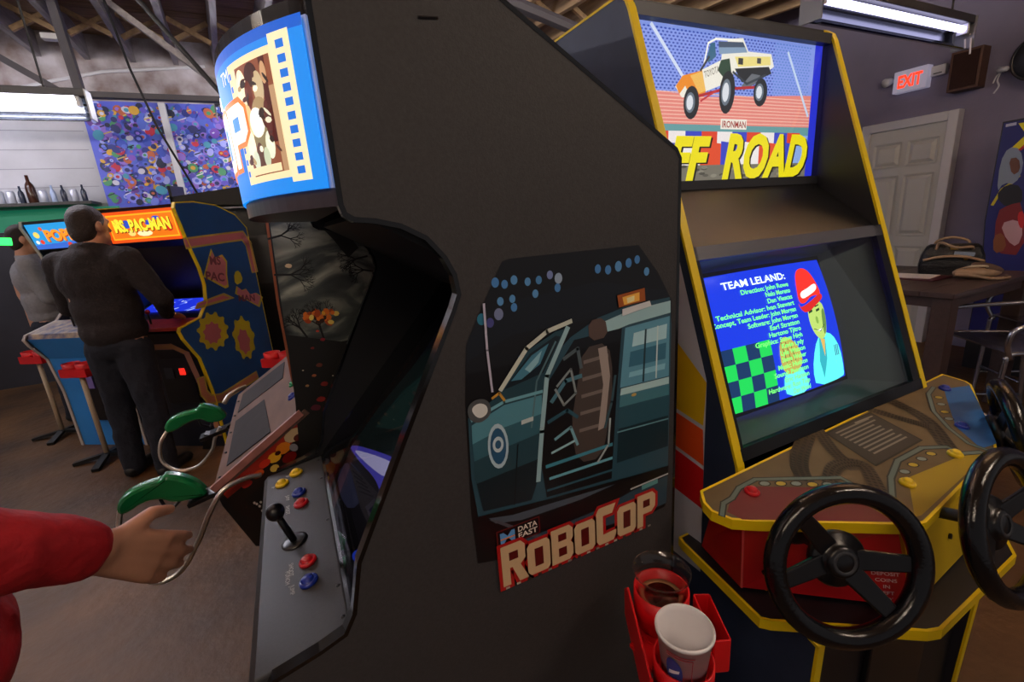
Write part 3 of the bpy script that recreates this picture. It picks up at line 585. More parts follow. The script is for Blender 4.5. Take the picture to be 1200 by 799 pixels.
blockword(a, 'ROBOCOP', .222, .884, .325, .072, '#d4b48c', '#b01c1c', '#5a1414', .006, [1.05, .86, .95, .86, 1.05, .86, .95])
for k in range(16): a.rect(.226+k*.020, .878, .233+k*.020, .882, random.choice(['#8a8478', '#3a3028', '#b8b0a0']), k == 0)
a.build('side_poster', 'gprint', t, lambda u, v, h: (u, YN-.0008-h, v), 3e-5)
MB().tube([T3 for T3 in (at(490, 20, 1, YN-.0005), at(513, 21, 1, YN-.0005))], .0016, 6).obj('scratch', 'black', t)
world()
# coil of cable hanging behind it
cc = MB()
for k in range(3): cc.torus((.655+k*.006, .80+.004*k, .96-.004*k), (1, -.5, .05), .055-.003*k, .006)
cc.tube([(.66, .80, 1.01), (.64, .84, 1.06), (.60, .86, 1.08)], .005, 6); tag(cc.obj('cable_coil', 'dkgrey', smooth=True), 'grey coil of cable hung in the gap behind the black cabinet', 'cable')

# ---------------------------------------------------- wide driving cabinet (faces -Y)
t = dc = thing('arcade_cabinet', 'wide black driving arcade cabinet with yellow edging and three steering wheels', 'arcade cabinet', (1.15, .9, 0), None)
XL0, XL1, XR0, XR1 = .770, .788, 1.515, 1.533
sprof = [(.578, .925), (.912, 1.895), (.922, 1.915), (.940, 1.928), (.960, 1.932), (1.225, 1.932), (1.26, 1.80), (1.30, 1.4), (1.30, 0), (.40, 0), (.385, .64), (.55, .70)]
for x0, x1, mm in ((XL0, XL1, mat('blue_black_side', '#2c3650', .5, noise=(30, .85))), (XR0, XR1, mat('inner_grey_side', '#24222a', .4))):
    MB().prism(sprof, x0, x1, 'x').obj('side_panel', mm, t); molding(sprof, x0-.0015, x1+.0015, 'x', 'edge_molding', 'yellow', t, .003, .003)
# printed stripes on the left side
a = Art()
a.poly([(.663, 1.094), (.705, 1.22), (.752, 1.36), (1.2, 1.36), (1.2, 1.56), (1.2, .60), (.66, .60)], '#c8c6d4'); a.poly([(.663, 1.090), (1.2, 1.55), (1.2, 1.08), (.668, .986)], '#e0b414'); a.poly([(.668, .976), (1.2, 1.07), (1.2, .98), (.662, .888)], '#e8521c'); a.poly([(.662, .878), (1.2, .97), (1.2, .84), (.66, .775)], '#d2181c')
a.build('side_stripes', 'print', t, lambda u, v, h: (XL0-.0008-h, u, v))
MB().box(XL1, XR0, 1.22, 1.23, 0, 1.9).obj('back_panel', 'black', t); MB().box(XL1, XR0, .94, 1.225, 1.915, 1.930).obj('top_panel', 'black', t); MB().box(XL1, XR0, .42, .44, .02, .66).obj('front_panel', 'black', t)
# marquee (backlit picture of a jumping truck)
MQ = .936
MB().box(XL1, XR0, MQ+.004, MQ+.02, 1.52, 1.91).obj('marquee_frame', 'satin', t); MB().box(XL1, XR0, MQ-.02, MQ+.004, 1.888, 1.914).obj('marquee_retainer', 'dkgrey', t); MB().box(XL1, XR0, MQ-.016, MQ+.004, 1.505, 1.528).obj('marquee_retainer', 'dkgrey', t)
T = lambda x, y: (lambda p: (p.x, p.z))(at(x, y, 1, MQ)); TT = lambda pts: [T(*p) for p in pts]
u0, u1, v0, v1 = XL1+.004, XR0-.002, 1.528, 1.888
a = Art(); a.rect(u0, v0, u1, v1, '#8fb0ec')
# grandstand: rows of blue seats
a.poly([(u0, 1.70), (u1-.03, 1.73), (u1-.03, v1), (u0, v1)], '#8aa0ee')
rws = 24
for r in range(rws):
    v = 1.72 + r*.0072
    if v > v1-.006: break
    a.layer += (r == 0)
    for c in range(52):
        u = u0+.006+c*.0132+(.006 if r % 2 else 0)
        if u < u1-.05: a.ell(u, v, .0042, .0023, '#3350b8' if u < 1.30 else '#5c86d8', 6, 0, False)
a.poly([(u0, 1.665), (u1-.03, 1.66), (u1-.03, 1.755), (1.40, 1.752), (1.05, 1.735), (u0, 1.745)], '#e88a80')
for r in range(9): a.rect(u0, 1.672+r*.0085, u1-.032, 1.6745+r*.0085, '#f6c0b0', r == 0)
a.rect(u0, 1.645, u1-.03, 1.668, '#68a0a4'); a.line([(.86, v1-.005), (1.00, 1.74)], .009, '#d8e4fc'); a.line([(1.36, 1.86), (1.47, 1.70)], .008, '#c8dcf8')
a.rect(u1-.034, v0, u1, v1, '#2a36d8'); a.rect(u0, v0, u0+.012, v1, '#f06a3a')
# barrier blocks and dirt
for k in range(12):
    u = .86+k*.058
    if u+.058 < u1-.03: a.rect(u, 1.618, u+.058, 1.652, ['#e0452c', '#f2ecec', '#3a48c8'][k % 3], k == 0)
for k in range(9):
    u = .80+k*.077
    if u+.077 < u1-.03: a.poly([(u, 1.566), (u+.077, 1.560), (u+.077, 1.622), (u, 1.628)], ['#e4502e', '#3a48c8', '#f4f0f0'][k % 3], k == 0)
a.rect(u0, v0, u1-.034, 1.568, '#787468')
for k in range(60): a.ell(random.uniform(u0+.02, u1-.06), random.uniform(v0+.006, 1.565), .012, .004, random.choice(['#5c5850', '#8e8a7c', '#4a4840']), 7, 0, k == 0)
# truck
a.poly(TT([(792, 101), (800, 90), (822, 82), (846, 70), (848, 55), (856, 45), (872, 44), (878, 60), (905, 63), (908, 78), (900, 84), (868, 80), (845, 100), (815, 112), (800, 114)]), '#f4f2e6')
a.poly(TT([(793, 100), (801, 88), (824, 82), (828, 108), (810, 113), (804, 100), (797, 110)]), '#f09028'); a.poly(TT([(810, 88), (824, 83), (828, 106), (820, 109)]), '#f4c060')
a.poly(TT([(829, 68), (834, 50), (839, 49), (840, 66), (831, 73)]), '#3a6a88'); a.poly(TT([(843, 48), (872, 49), (877, 61), (844, 63)]), '#4a5a70'); a.poly(TT([(843, 55), (874, 55), (877, 61), (844, 63)]), '#8aa4c0')
a.line(TT([(826, 75), (831, 50), (840, 45), (870, 47)]), .005, '#fbfaf2'); a.line(TT([(822, 82), (832, 66)]), .006, '#3a3a40')
a.poly(TT([(842, 82), (846, 70), (856, 68), (858, 84), (850, 92)]), '#2e4a3a'); a.poly(TT([(862, 66), (904, 66), (904, 76), (866, 78)]), '#f2e28a'); a.rect(*T(866, 75), *T(872, 68), '#3a3a3a'); a.rect(*T(888, 74), *T(893, 68), '#4a4a4a')
a.text('TOYOTA', *T(827, 91), .016, '#5a4a34', wd=.055, rot=.32)
a.poly(TT([(862, 80), (902, 78), (905, 86), (892, 92), (870, 96)]), '#24282e'); a.poly(TT([(870, 100), (882, 86), (892, 88), (886, 98), (872, 106)]), '#6a7078'); a.line(TT([(860, 84), (876, 98), (898, 88)]), .006, '#3a424a'); a.line(TT([(820, 112), (850, 104), (886, 102)]), .007, '#b82a30'); a.line(TT([(822, 118), (840, 106)]), .005, '#c83a40')
for (x, y, rx, ry) in ((811, 120, 9, 20), (853, 108, 9, 26), (892, 108, 8, 17)):
    p = T(x, y); q = T(x+rx, y); z = T(x, y-ry); ru = abs(q[0]-p[0]); rv = abs(z[1]-p[1])
    a.ell(p[0], p[1], ru, rv, '#23282e', 18, -.1); a.ell(p[0]-ru*.15, p[1], ru*.62, rv*.62, '#6a7886', 16, -.1); a.ell(p[0]-ru*.2, p[1], ru*.42, rv*.45, '#dfe6ee', 14, -.1)
a.rect(*T(845, 151), *T(876, 140), '#f4efe4'); a.text('IRONMAN', *T(847, 149), .017, '#a03a34', wd=.092, bold=.02)
for dx, c in ((.006, '#16140c'), (0, '#f2e41a')):
    a.text('OFF', .815+dx, 1.535-dx*.6, .104, c, wd=.255, shear=.28, bold=.045); a.text('ROAD', 1.115+dx, 1.535-dx*.6, .112, c, wd=.365, shear=.28, bold=.045)
a.build('marquee', 'lit', t, lambda u, v, h: (u, MQ+.003-h, v), 2e-5)
MB().box(XL1, XR0, MQ-.012, MQ-.009, 1.525, 1.892).obj('marquee_glass', 'clear', t)
# hood between marquee and screen
MB().prism([(.936, 1.515), (.745, 1.372), (.752, 1.362), (.945, 1.505)], XL1, XR0, 'x').obj('speaker_hood', mat('grey_hood', '#141416', .35, noise=(9, .7)), t)
# glass, bezel and tube
d = Vector((0, .34, .99)).normalized(); n = Vector((0, -d.z, d.y)); B0 = Vector((0, .588, .945))
def gp(x, v, off=0): return Vector((x, B0.y, B0.z)) + d*v + n*off
GH = .455
rail = MB(); rail.loft([gp(XL1, GH-.03, .004), gp(XR0, GH-.03, .004), gp(XR0, GH, .004), gp(XL1, GH, .004)], [gp(XL1, GH-.03, -.012), gp(XR0, GH-.03, -.012), gp(XR0, GH, -.012), gp(XL1, GH, -.012)]); rail.obj('glass_retainer', mat('grey_retainer', '#6a6a72', .4, metal=.5), t)
rail = MB(); rail.loft([gp(XL1, -.015, .006), gp(XR0, -.015, .006), gp(XR0, .012, .006), gp(XL1, .012, .006)], [gp(XL1, -.015, -.012), gp(XR0, -.015, -.012), gp(XR0, .012, -.012), gp(XL1, .012, -.012)]); rail.obj('glass_retainer', 'satin', t)
for x0, x1 in ((XL1, XL1+.012), (XR0-.035, XR0)):
    r_ = MB(); r_.loft([gp(x0, 0, .004), gp(x1, 0, .004), gp(x1, GH, .004), gp(x0, GH, .004)], [gp(x0, 0, -.012), gp(x1, 0, -.012), gp(x1, GH, -.012), gp(x0, GH, -.012)]); r_.obj('glass_frame', 'satin', t)
MB().loft([gp(XL1+.01, .01, -.002), gp(XR0-.03, .01, -.002), gp(XR0-.03, GH-.03, -.002), gp(XL1+.01, GH-.03, -.002)], [gp(XL1+.01, .01, -.006), gp(XR0-.03, .01, -.006), gp(XR0-.03, GH-.03, -.006), gp(XL1+.01, GH-.03, -.006)]).obj('screen_glass', 'pane', t)
sx0, sx1, sv0, sv1 = .862, 1.335, .062, .395          # picture on the tube, at depth .055
M['bez'] = mat('bezel_card', '#56605f', .38)
ring = [gp(XL1, .0, -.012), gp(XR0, .0, -.012), gp(XR0, GH, -.012), gp(XL1, GH, -.012)]; ri = [gp(sx0-.01, sv0-.012, -.084), gp(sx1+.015, sv0-.012, -.084), gp(sx1+.015, sv1+.012, -.084), gp(sx0-.01, sv1+.012, -.084)]
MB().add(ring+ri, [(0, 1, 5, 4), (1, 2, 6, 5), (2, 3, 7, 6), (3, 0, 4, 7)]).obj('bezel', 'bez', t)
MB().loft([gp(XL1, 0, -.090), gp(XR0, 0, -.090), gp(XR0, GH, -.090), gp(XL1, GH, -.090)], [gp(XL1, 0, -.095), gp(XR0, 0, -.095), gp(XR0, GH, -.095), gp(XL1, GH, -.095)]).obj('monitor_mount', 'inner', t)
def crtp(u, v, h): 
    du = (u-.5)*2; dv = (v-.5)*2
    return gp(sx0+(sx1-sx0)*u, sv0+(sv1-sv0)*v, -.050-.020*(du*du*.9+dv*dv*.6)+h)
a = Art(); N = 24
for i in range(N):
    for j in range(N): a.rect(i/N, j/N, (i+1)/N, (j+1)/N, '#0c2ec0' if True else '', i+j == 0)
for i in range(4):
    for j in range(4): a.rect(.02+i*.085, .0+j*.115, .02+(i+1)*.085, .0+(j+1)*.115, '#14b84a' if (i+j) % 2 == 0 else '#0a2a52', i+j == 0)
n_before = len(a.items)
# driver in a red cap and pale suit (plain figure)
a.poly(smooth2([(.62, .0), (.60, .15), (.66, .32), (.73, .40), (.80, .42), (.90, .38), (.97, .25), (.985, .05), (.97, 0)], 1), '#58e0d8')
a.poly([(.73, .40), (.80, .42), (.78, .20), (.72, .05), (.69, .2)], '#2a9aa8'); a.poly([(.74, .38), (.79, .36), (.76, .22)], '#caa050')
a.poly(smooth2([(.66, .58), (.67, .46), (.73, .37), (.80, .37), (.85, .46), (.87, .60), (.85, .68), (.70, .70)]), '#a8c060'); a.poly(smooth2([(.79, .37), (.85, .46), (.87, .62), (.82, .60)]), '#5a7a3a'); a.poly(smooth2([(.735, .56), (.765, .56), (.765, .50), (.735, .50)], 1), '#7a9a40')
for u in (.70, .785): a.poly([(u-.022, .615), (u+.022, .625), (u+.022, .605), (u-.022, .595)], '#18301a'); a.poly([(u-.026, .645), (u+.026, .655), (u+.026, .645), (u-.026, .635)], '#12281a')
a.poly(smooth2([(.70, .46), (.76, .445), (.81, .475), (.76, .425)], 1), '#f4f8e8'); a.line([(.69, .465), (.76, .435), (.815, .48)], .006, '#1a3a1a')
a.poly(smooth2([(.60, .70), (.62, .82), (.66, .95), (.74, .985), (.82, .95), (.87, .82), (.88, .72), (.76, .74), (.66, .68)]), '#e0281e'); a.poly(smooth2([(.60, .71), (.59, .655), (.70, .68), (.88, .75), (.89, .70), (.80, .66), (.66, .60), (.60, .64)]), '#c01c18'); a.poly(smooth2([(.64, .78), (.73, .80), (.85, .84), (.85, .78), (.73, .74), (.64, .72)]), '#f4ece0')
for k in range(3): a.rect(.885+k*.02, .20, .895+k*.02, .29, '#30407a', k == 0)
for q_ in range(n_before, len(a.items)):
    it = a.items[q_]; a.items[q_] = ([(.66+(p[0]-.60)*.86, p[1]*.97) for p in it[0]], *it[1:])
a.poly(smooth2([(.42, .0), (.40, .12), (.44, .2), (.50, .22), (.56, .2), (.60, .10), (.60, 0)], 1), '#60e0d0'); a.poly(smooth2([(.42, .18), (.40, .30), (.42, .42), (.46, .46), (.52, .42), (.57, .34), (.58, .22), (.50, .16)], 1), '#a89848')
for k in range(3): a.line([(.43+k*.035, .42-k*.01), (.45+k*.035, .26)], .006, '#5a5a28')
def ct(st, u, v, h, c, al='r', wd=None): a.text(st, u, v, h, c, align=al, wd=wd, bold=.018, up=False)
a.layer += 1
ct('TEAM LELAND:', .14, .885, .055, '#e8fff8', 'l', .47)
for k, st in enumerate(('Direction: John Rowe', 'Nelo Moreno', 'Dan Viescas', 'Technical Advisor: Ivan Stewart', 'Concept, Team Leader: John Morgan', 'Software: John Morgan', 'Earl Stratton', 'Hartono Tjitro', 'Graphics: Steve High', 'Kevin Lydy', 'Lyle Watson', 'Steve Weber', 'Music: Hudson', 'Sound: Peterson', 'Eric Hansen', 'Hardware: Ron Tulp', 'Dan Wood')):
    ct(st, .615, .825-k*.0505, .036, '#78ff70', 'r', .0183*len(st))
a.build('screen_picture', 'crt', t, crtp, 1e-4, slices=[i/24 for i in range(1, 24)], vslices=[i/24 for i in range(1, 24)])
# control deck
DZ = lambda y: .931-.15*(.575-y)
deck = [(.640, .553), (.622, .530), (.617, .508), (.6325, .478), (.670, .455), (.905, .329), (.930, .322), (1.320, .362), (1.345, .372), (1.655, .529), (1.668, .545), (1.664, .595)]
dk = MB(); dk.loft([Vector((x, y, DZ(y))) for x, y in deck], [Vector((x, y, DZ(y)-.019)) for x, y in deck]); dko = dk.obj('control_deck', mat('tan_deck_print', '#66553a', .5, noise=(14, .75)), t)
o2 = offset(deck if area(deck) > 0 else deck[::-1], .003); mm = MB(); nn = len(o2)
mm.add([(x, y, DZ(y)+.0006) for x, y in o2]+[(x, y, DZ(y)-.0195) for x, y in o2]+[(x, y, DZ(y)+.0006) for x, y in offset(deck if area(deck) > 0 else deck[::-1], -.002)], [(k, (k+1) % nn, nn+(k+1) % nn, nn+k) for k in range(nn)]+[(k, (k+1) % nn, 2*nn+(k+1) % nn, 2*nn+k) for k in range(nn)]); mm.obj('deck_molding', 'yellow', t)
dP0 = (0, .575, .931); dN = Vector((0, -.15, 1))
T = lambda x, y: (lambda p: (p.x, p.y))(onpl(x, y, dP0, dN)); TT = lambda pts: [T(*p) for p in pts]
a = Art()
def tread(pts, w):          # tyre tracks: dark band with little lugs
    pts = [(p.x, p.y) for p in spline([(x, y, 0) for x, y in pts], 10)]; a.line(pts, w, '#4c4236'); a.layer += 1
    for p, q in zip(pts[:-1], pts[1:]):
        L = math.hypot(q[0]-p[0], q[1]-p[1]) or 1; dx, dy = (q[0]-p[0])/L, (q[1]-p[1])/L
        for s in (-.33, 0, .33): a.poly([(p[0]-dy*w*(s-.1), p[1]+dx*w*(s-.1)), (p[0]-dy*w*(s+.1), p[1]+dx*w*(s+.1)), (p[0]-dy*w*(s+.16)+dx*L*.55, p[1]+dx*w*(s+.16)+dy*L*.55), (p[0]-dy*w*(s-.04)+dx*L*.55, p[1]+dx*w*(s-.04)+dy*L*.55)], '#221d18', False)
tread(TT([(946, 508), (936, 540), (944, 565)]), .035); tread(TT([(958, 504), (978, 530), (1000, 548)]), .030); tread(TT([(972, 585), (978, 548), (1010, 545), (1030, 575)]), .030); tread(TT([(1045, 470), (1085, 492), (1112, 525)]), .035); tread(TT([(1020, 480), (1060, 492), (1090, 500)]), .028)
# coloured player zones
a.poly(TT([(852, 600), (858, 580), (870, 570), (985, 572), (1010, 590), (1040, 606), (1045, 612), (870, 609)]), '#6a1a22'); a.poly(TT([(1064, 560), (1125, 535), (1160, 530), (1166, 524), (1080, 604), (1072, 606)]), '#9a8210'); a.poly(TT([(1106, 456), (1136, 452), (1147, 472), (1168, 520), (1150, 526), (1120, 500), (1112, 476)]), '#1a5a9a')
for q, w in (([(846, 604), (848, 590), (858, 584), (866, 572), (885, 562), (985, 560), (1000, 568)], .012), ([(1046, 592), (1044, 560), (1052, 540), (1080, 525), (1110, 524), (1125, 532), (1150, 530)], .014), ([(1094, 454), (1088, 462), (1094, 482), (1112, 502), (1135, 520), (1158, 528)], .012)):
    a.line(TT(q), w, '#1a2220'); a.line(TT(q), w*.6, '#5a6e6c')
for pts, cs in (([(896, 567), (915, 567), (933, 567), (952, 568), (970, 568)], 0), ([(1060, 553), (1070, 545), (1080, 538), (1091, 532)], 0), ([(1100, 466), (1103, 474), (1107, 483), (1112, 491)], 1)):
    for k, p in enumerate(pts):
        c = T(*p); a.ell(c[0], c[1], .013, .008, '#1a1a16', 10, -.3, k == 0)
    a.layer += 1
    for k, p in enumerate(pts):
        c = T(*p); a.ell(c[0], c[1], .010, .006, ['#7a8a88', '#b09a2a'][(k+cs) % 2], 10, -.3, False)
a.poly(TT([(968, 508), (1020, 484), (1080, 516), (1026, 546)]), '#2c2a27'); a.line(TT([(968, 508), (1020, 484), (1080, 516), (1026, 546), (968, 508)]), .004, '#15130f')
A0 = Vector(T(980, 508)); A1 = Vector(T(1020, 490)); A2 = Vector(T(1030, 535)); eu = (A1-A0); ev = (A2-A0)
a.layer += 1
for k in range(9):
    p = A0+ev*(k/9.0); q = p+eu*random.uniform(.82, 1.0); a.line([tuple(p), tuple(q)], .0042, '#7c7870', False)
a.line(TT([(1002, 496), (1022, 488)]), .004, '#8a867c')
a.build('deck_print', 'print', t, lambda u, v, h: (u, v, DZ(v)+.0006+h), 2.5e-5)
dn = dN.normalized()
for x, y, m_ in ((881, 577, 'btn_r'), (1063, 567, 'btn_y'), (1119, 533, 'btn_y'), (1127, 500, 'btn_b'), (1107, 456, 'btn_b')):
    p = T(x, y); button((p[0], p[1], DZ(p[1])), dn, .014, m_, t)
# fascia below the deck
top = [(.668, .545), (.672, .487), (.912, .348), (1.335, .384), (1.64, .54), (1.64, .59)]; bot = [(.756, .648), (.727, .521), (.960, .326), (1.30, .352), (1.56, .50), (1.58, .64)]
def fas(i, m, name='fascia'):
    A = [Vector((*top[i], DZ(top[i][1])-.020)), Vector((*top[i+1], DZ(top[i+1][1])-.020)), Vector((*bot[i+1], .688)), Vector((*bot[i], .688))]; q = Vector((1.15, .65, .8))
    Bk = [p+(q-p).normalized()*.012 for p in A]; MB().loft(A, Bk).obj(name, m, t)
fas(0, 'redm'); fas(1, 'redm'); fas(2, 'yelf'); fas(3, mat('blue_fascia', '#1c4a9a', .4)); fas(4, 'redm')
MB().beam((.912, .345, DZ(.345)-.02), (.960, .323, .690), .012, .01).obj('corner_strip', 'yelf', t)
MB().beam((.672, .484, DZ(.484)-.02), (.727, .518, .690), .004, .003).obj('corner_strip', mat('pale_red_edge', '#d84a50', .4), t)
fn = Vector((-.51, -.86, 0)).normalized()
for i, (x, y) in enumerate(((898, 618), (890, 683), (880, 615))):
    pass
def facept(i, s, h):
    A, B = Vector((*top[i], DZ(top[i][1])-.02)), Vector((*top[i+1], DZ(top[i+1][1])-.02)); C, D = Vector((*bot[i], .688)), Vector((*bot[i+1], .688)); return (A.lerp(B, s)).lerp(C.lerp(D, s), h)
fN = [(facept(i, 1, .5)-facept(i, 0, .5)).cross(facept(i, .5, 1)-facept(i, .5, 0)).normalized() for i in range(4)]
fN = [v if v.dot(CAM-facept(i, .5, .5)) > 0 else -v for i, v in enumerate(fN)]
if fN[3].y > 0: fN[3] = -fN[3]
for i, s, h in ((1, .12, .10), (1, .52, .05), (1, .15, .72), (1, .90, .06), (2, .52, .62), (2, .1, .1)): MB().disc(facept(i, s, h), fN[i], .006, .004, 10).obj('bolt', 'satin', t)
a = Art()
for k, st in enumerate(('DEPOSIT', 'COINS', 'IN', 'LEFT', 'SLOT')): a.text(st, 0, -k*.0165, .009, '#e8c8cc', align='c', bold=.01, up=False)
e1 = (facept(1, 1, .6)-facept(1, 0, .6)).normalized(); e2 = (facept(1, .8, .2)-facept(1, .8, .8)).normalized(); pc = facept(1, .87, .62)
a.build('coin_lettering', 'print', t, lambda u, v, h: pc+e1*u+e2*v+fN[1]*(.001+h))
# lower shelf with yellow edge
DZ2 = .67; low = [(.742, .70), (.735, .680), (.700, .455), (.712, .442), (.930, .290), (.955, .281), (1.30, .293), (1.60, .47), (1.60, .70)]
MB().prism(low, DZ2-.008, DZ2+.012, 'z').obj('lower_shelf', 'black', t); molding(low, DZ2-.009, DZ2+.013, 'z', 'shelf_molding', 'yellow', t, .003, .003)
MB().beam((.79, .44, .64), (.79, .44, .02), .02, .02).obj('leg_trim', 'black', t)
cdo = MB().box(1.03, 1.30, .405, .42, .18, .58).obj('coin_door', 'satin', t, bevel=.004)
for x in (1.10, 1.22): MB().box(x-.02, x+.02, .398, .405, .46, .54).obj('coin_slot', 'dkgrey', cdo); MB().box(x-.008, x+.008, .395, .399, .50, .53).obj('slot_light', 'led', cdo)
# steering wheels
def wheel(P, N, R, F, spin):
    P = Vector(P); N = Vector(N).normalized(); up = Vector((0, 0, 1)); r = up.cross(N).normalized(); u = N.cross(r)
    base = MB().torus(P, N, R-.016, .0165, 56, 12).obj('steering_wheel', mat('wheel_grip', '#0c0c10', .16, bump=(220, .06)), t, True)
    c = P - N*.022
    for a_ in spin:
        dr_ = r*math.cos(a_)+u*math.sin(a_); tt_ = N.cross(dr_)
        A = [c+dr_*.02+tt_*.018, c+dr_*.02-tt_*.018, P+dr_*(R-.018)-tt_*.013, P+dr_*(R-.018)+tt_*.013]
        MB().loft([p+N*.004 for p in A], [p-N*.005 for p in A]).obj('spoke', 'satin', base, bevel=.003)
    MB().lathe([(0, .016), (.022, .016), (.026, .012), (.028, .006), (.043, .004), (.047, -.002), (.045, -.012), (0, -.012)], c, N, 28).obj('hub', 'satin', base, True)
    MB().lathe([(.014, .0165), (.017, .0185), (.020, .0165)], c, N, 24).obj('hub_ring', 'dkgrey', base, True)
    MB().tube([c-N*.01, Vector(F)], .011, 12).obj('column', 'dkgrey', base, True); MB().lathe([(.011, .02), (.020, .012), (.026, 0), (0, 0)], F, N, 20).obj('boot', 'rubber', base, True)
n1 = Vector((-.42, -.87, .26)).normalized(); P1 = Vector((.715, .329, .891)); wheel(P1, n1, .132, P1-n1*.135, (2.25, 3.32, -.05, -.9))
n2 = Vector((-.03, -.93, .30)).normalized(); P2 = Vector((1.005, .238, .908)); wheel(P2, n2, .130, P2-n2*.12, (2.5, 3.6, .3, -.6))
n3 = Vector((.45, -.82, .30)).normalized(); P3 = Vector((1.46, .378, .893)); wheel(P3, n3, .130, P3-n3*.13, (2.2, 3.3, 0, -1))
world()

# ---------------------------------------------------- drinks stand with two cups
def cup_stand(label, loc, rz, scale=1.0, legs=True, detail=True, group='red cup holder stands'):
    t = thing('cup_stand', label, 'cup holder', loc, rz, group)
    H = .70; tr = MB()
    # tray: two cup rings and a box, long axis local x
    ring = lambda c, r0, r1, z0, z1: MB().lathe([(r0, z0), (r1, z0), (r1+.004, z1), (r0+.004, z1), (r0, z0)], (c[0], c[1], 0), (0, 0, 1), 28)
    for i, cx in enumerate((-.055, .055)):
        ring((cx, 0), .043, .047, H-.035, H+.035).obj('cup_ring', 'red', t, True); MB().disc((cx, 0, H-.04), (0, 0, 1), .047, .005, 24).obj('ring_floor', 'red', t)
    bx = MB(); bx.box(-.105, .105, -.052, -.048, H-.055, H+.0); bx.obj('tray_side', 'red', t); MB().box(-.105, .105, .048, .052, H-.055, H+.0).obj('tray_side', 'red', t); MB().box(-.105, .105, -.05, .05, H-.058, H-.052).obj('tray_floor', 'red', t)
    for x in (-.107, .103): MB().box(x, x+.004, -.052, .052, H-.055, H).obj('tray_end', 'red', t)
    MB().tube([(0, .0, 0.02), (0, .0, H-.055)], .016, 10).obj('pole', 'pole', t, True)
    if legs:
        for k in range(4):
            an = k*PI/2+.5; MB().beam((0, 0, .045), (.20*math.cos(an), .20*math.sin(an), .012), .045, .022).obj('foot', 'rubber', t)
    return t

# near stand, beside the black cabinet
t = thing('cup_stand', 'red cup holder stand in the foreground holding two cups', 'cup holder', (.445, .43, 0), None, 'red cup holder stands')
ca, cb = Vector((.470, .482, 0)), Vector((.418, .382, 0)); ax = (ca-cb).normalized(); pr = Vector((ax.y, -ax.x, 0))
for c, r, zt in ((ca, .0425, .842), (cb, .040, .825)):
    MB().lathe([(r, .78), (r+.003, .78), (r+.003, zt), (r, zt), (r, .78)], c, (0, 0, 1), 30).obj('cup_ring', 'red', t, True); MB().disc((c.x, c.y, .762), (0, 0, 1), r+.003, .004, 24).obj('ring_floor', 'red', t)
def slab(p, q, w, z0, z1, name):
    p = Vector(p); q = Vector(q); n_ = Vector((-(q-p).y, (q-p).x, 0)).normalized()*w/2
    MB().loft([Vector((*(v).xy, z0)) for v in (p-n_, q-n_, q+n_, p+n_)], [Vector((*(v).xy, z1)) for v in (p-n_, q-n_, q+n_, p+n_)]).obj(name, 'red', t, bevel=.0012)
L = -pr*.052
A = [cb+L-ax*.16, ca+L+ax*.01, ca+L+ax*.03]
pl = MB(); pl.loft([Vector((*A[0].xy, .70)), Vector((*A[2].xy, .76)), Vector((*A[2].xy, .815)), Vector((*A[1].xy, .836)), Vector((*A[0].xy, .80))], [v-pr*.004 for v in (Vector((*A[0].xy, .70)), Vector((*A[2].xy, .76)), Vector((*A[2].xy, .815)), Vector((*A[1].xy, .836)), Vector((*A[0].xy, .80)))]); pl.obj('side_plate', 'red', t, bevel=.001)
slab(cb-pr*.05-ax*.035, cb+pr*.05-ax*.05, .006, .70, .80, 'front_plate')
bl = [at(813, 696, 2, .83), at(831, 696, 2, .83), at(856, 749, 2, .83), at(837, 751, 2, .83)]
for i in range(4): slab(bl[i], bl[(i+1) % 4], .003, .77, .83, 'box_wall')
MB().loft([Vector((v.x, v.y, .768)) for v in bl], [Vector((v.x, v.y, .772)) for v in bl]).obj('box_floor', 'red', t)
MB().tube([(.445, .43, .02), (.445, .43, .765)], .016, 10).obj('pole', 'pole', t, True)
MB().box(.40, .49, .38, .48, .757, .764).obj('mount_plate', 'red', t)
for k in range(4):
    an = k*PI/2+.6; MB().beam((.445, .43, .04), (.445+.13*math.cos(an), .43+.13*math.sin(an), .012), .04, .022).obj('foot', 'rubber', t)
world()
t = thing('plastic_cup', 'clear plastic cup with a dark drink in the red holder', 'cup', (ca.x, ca.y, .768), 0)
MB().lathe([(0, 0), (.031, 0), (.0335, .03), (.0405, .085), (.0455, .107), (.0475, .1075), (.0475, .110), (.0450, .1095), (.0395, .085), (.0320, .03), (.0295, .002), (0, .002)], (0, 0, 0), (0, 0, 1), 36).obj('cup_wall', 'clear', t, True)
MB().lathe([(0, .0025), (.0292, .0025), (.0318, .03), (.0362, .058), (0, .058)], (0, 0, 0), (0, 0, 1), 32).obj('drink', 'cola', t, True); MB().lathe([(.0285, .0582), (.0362, .0582), (.0362, .0592), (.0285, .0588)], (0, 0, 0), (0, 0, 1), 32).obj('foam_ring', 'rim', t, True)
t = thing('paper_cup', 'white paper cup with blue and red print in the red holder', 'cup', (cb.x, cb.y, .772), 0)
MB().lathe([(0, 0), (.028, 0), (.0385, .104), (.041, .103), (.0415, .107), (.040, .110), (.0375, .108), (.0365, .100), (.027, .003), (0, .003)], (0, 0, 0), (0, 0, 1), 36).obj('cup_wall', 'paper', t, True)
cupr = lambda v: .028+.0105*v/.104
a = Art(); a.poly(smooth2([(-.42, .040), (-.17, .030), (.0, .045), (-.02, .070), (-.2, .084), (-.44, .078)]), '#28408a'); a.poly([(-.38, .050), (-.10, .058), (-.08, .064), (-.36, .058)], '#f0f0f4'); a.rect(-.4, .087, .2, .0885, '#b03040'); a.rect(-.4, .0915, .25, .093, '#b03040'); a.rect(.20, .01, .215, .088, '#b03040')
va = math.atan2(-cb.y, -cb.x)
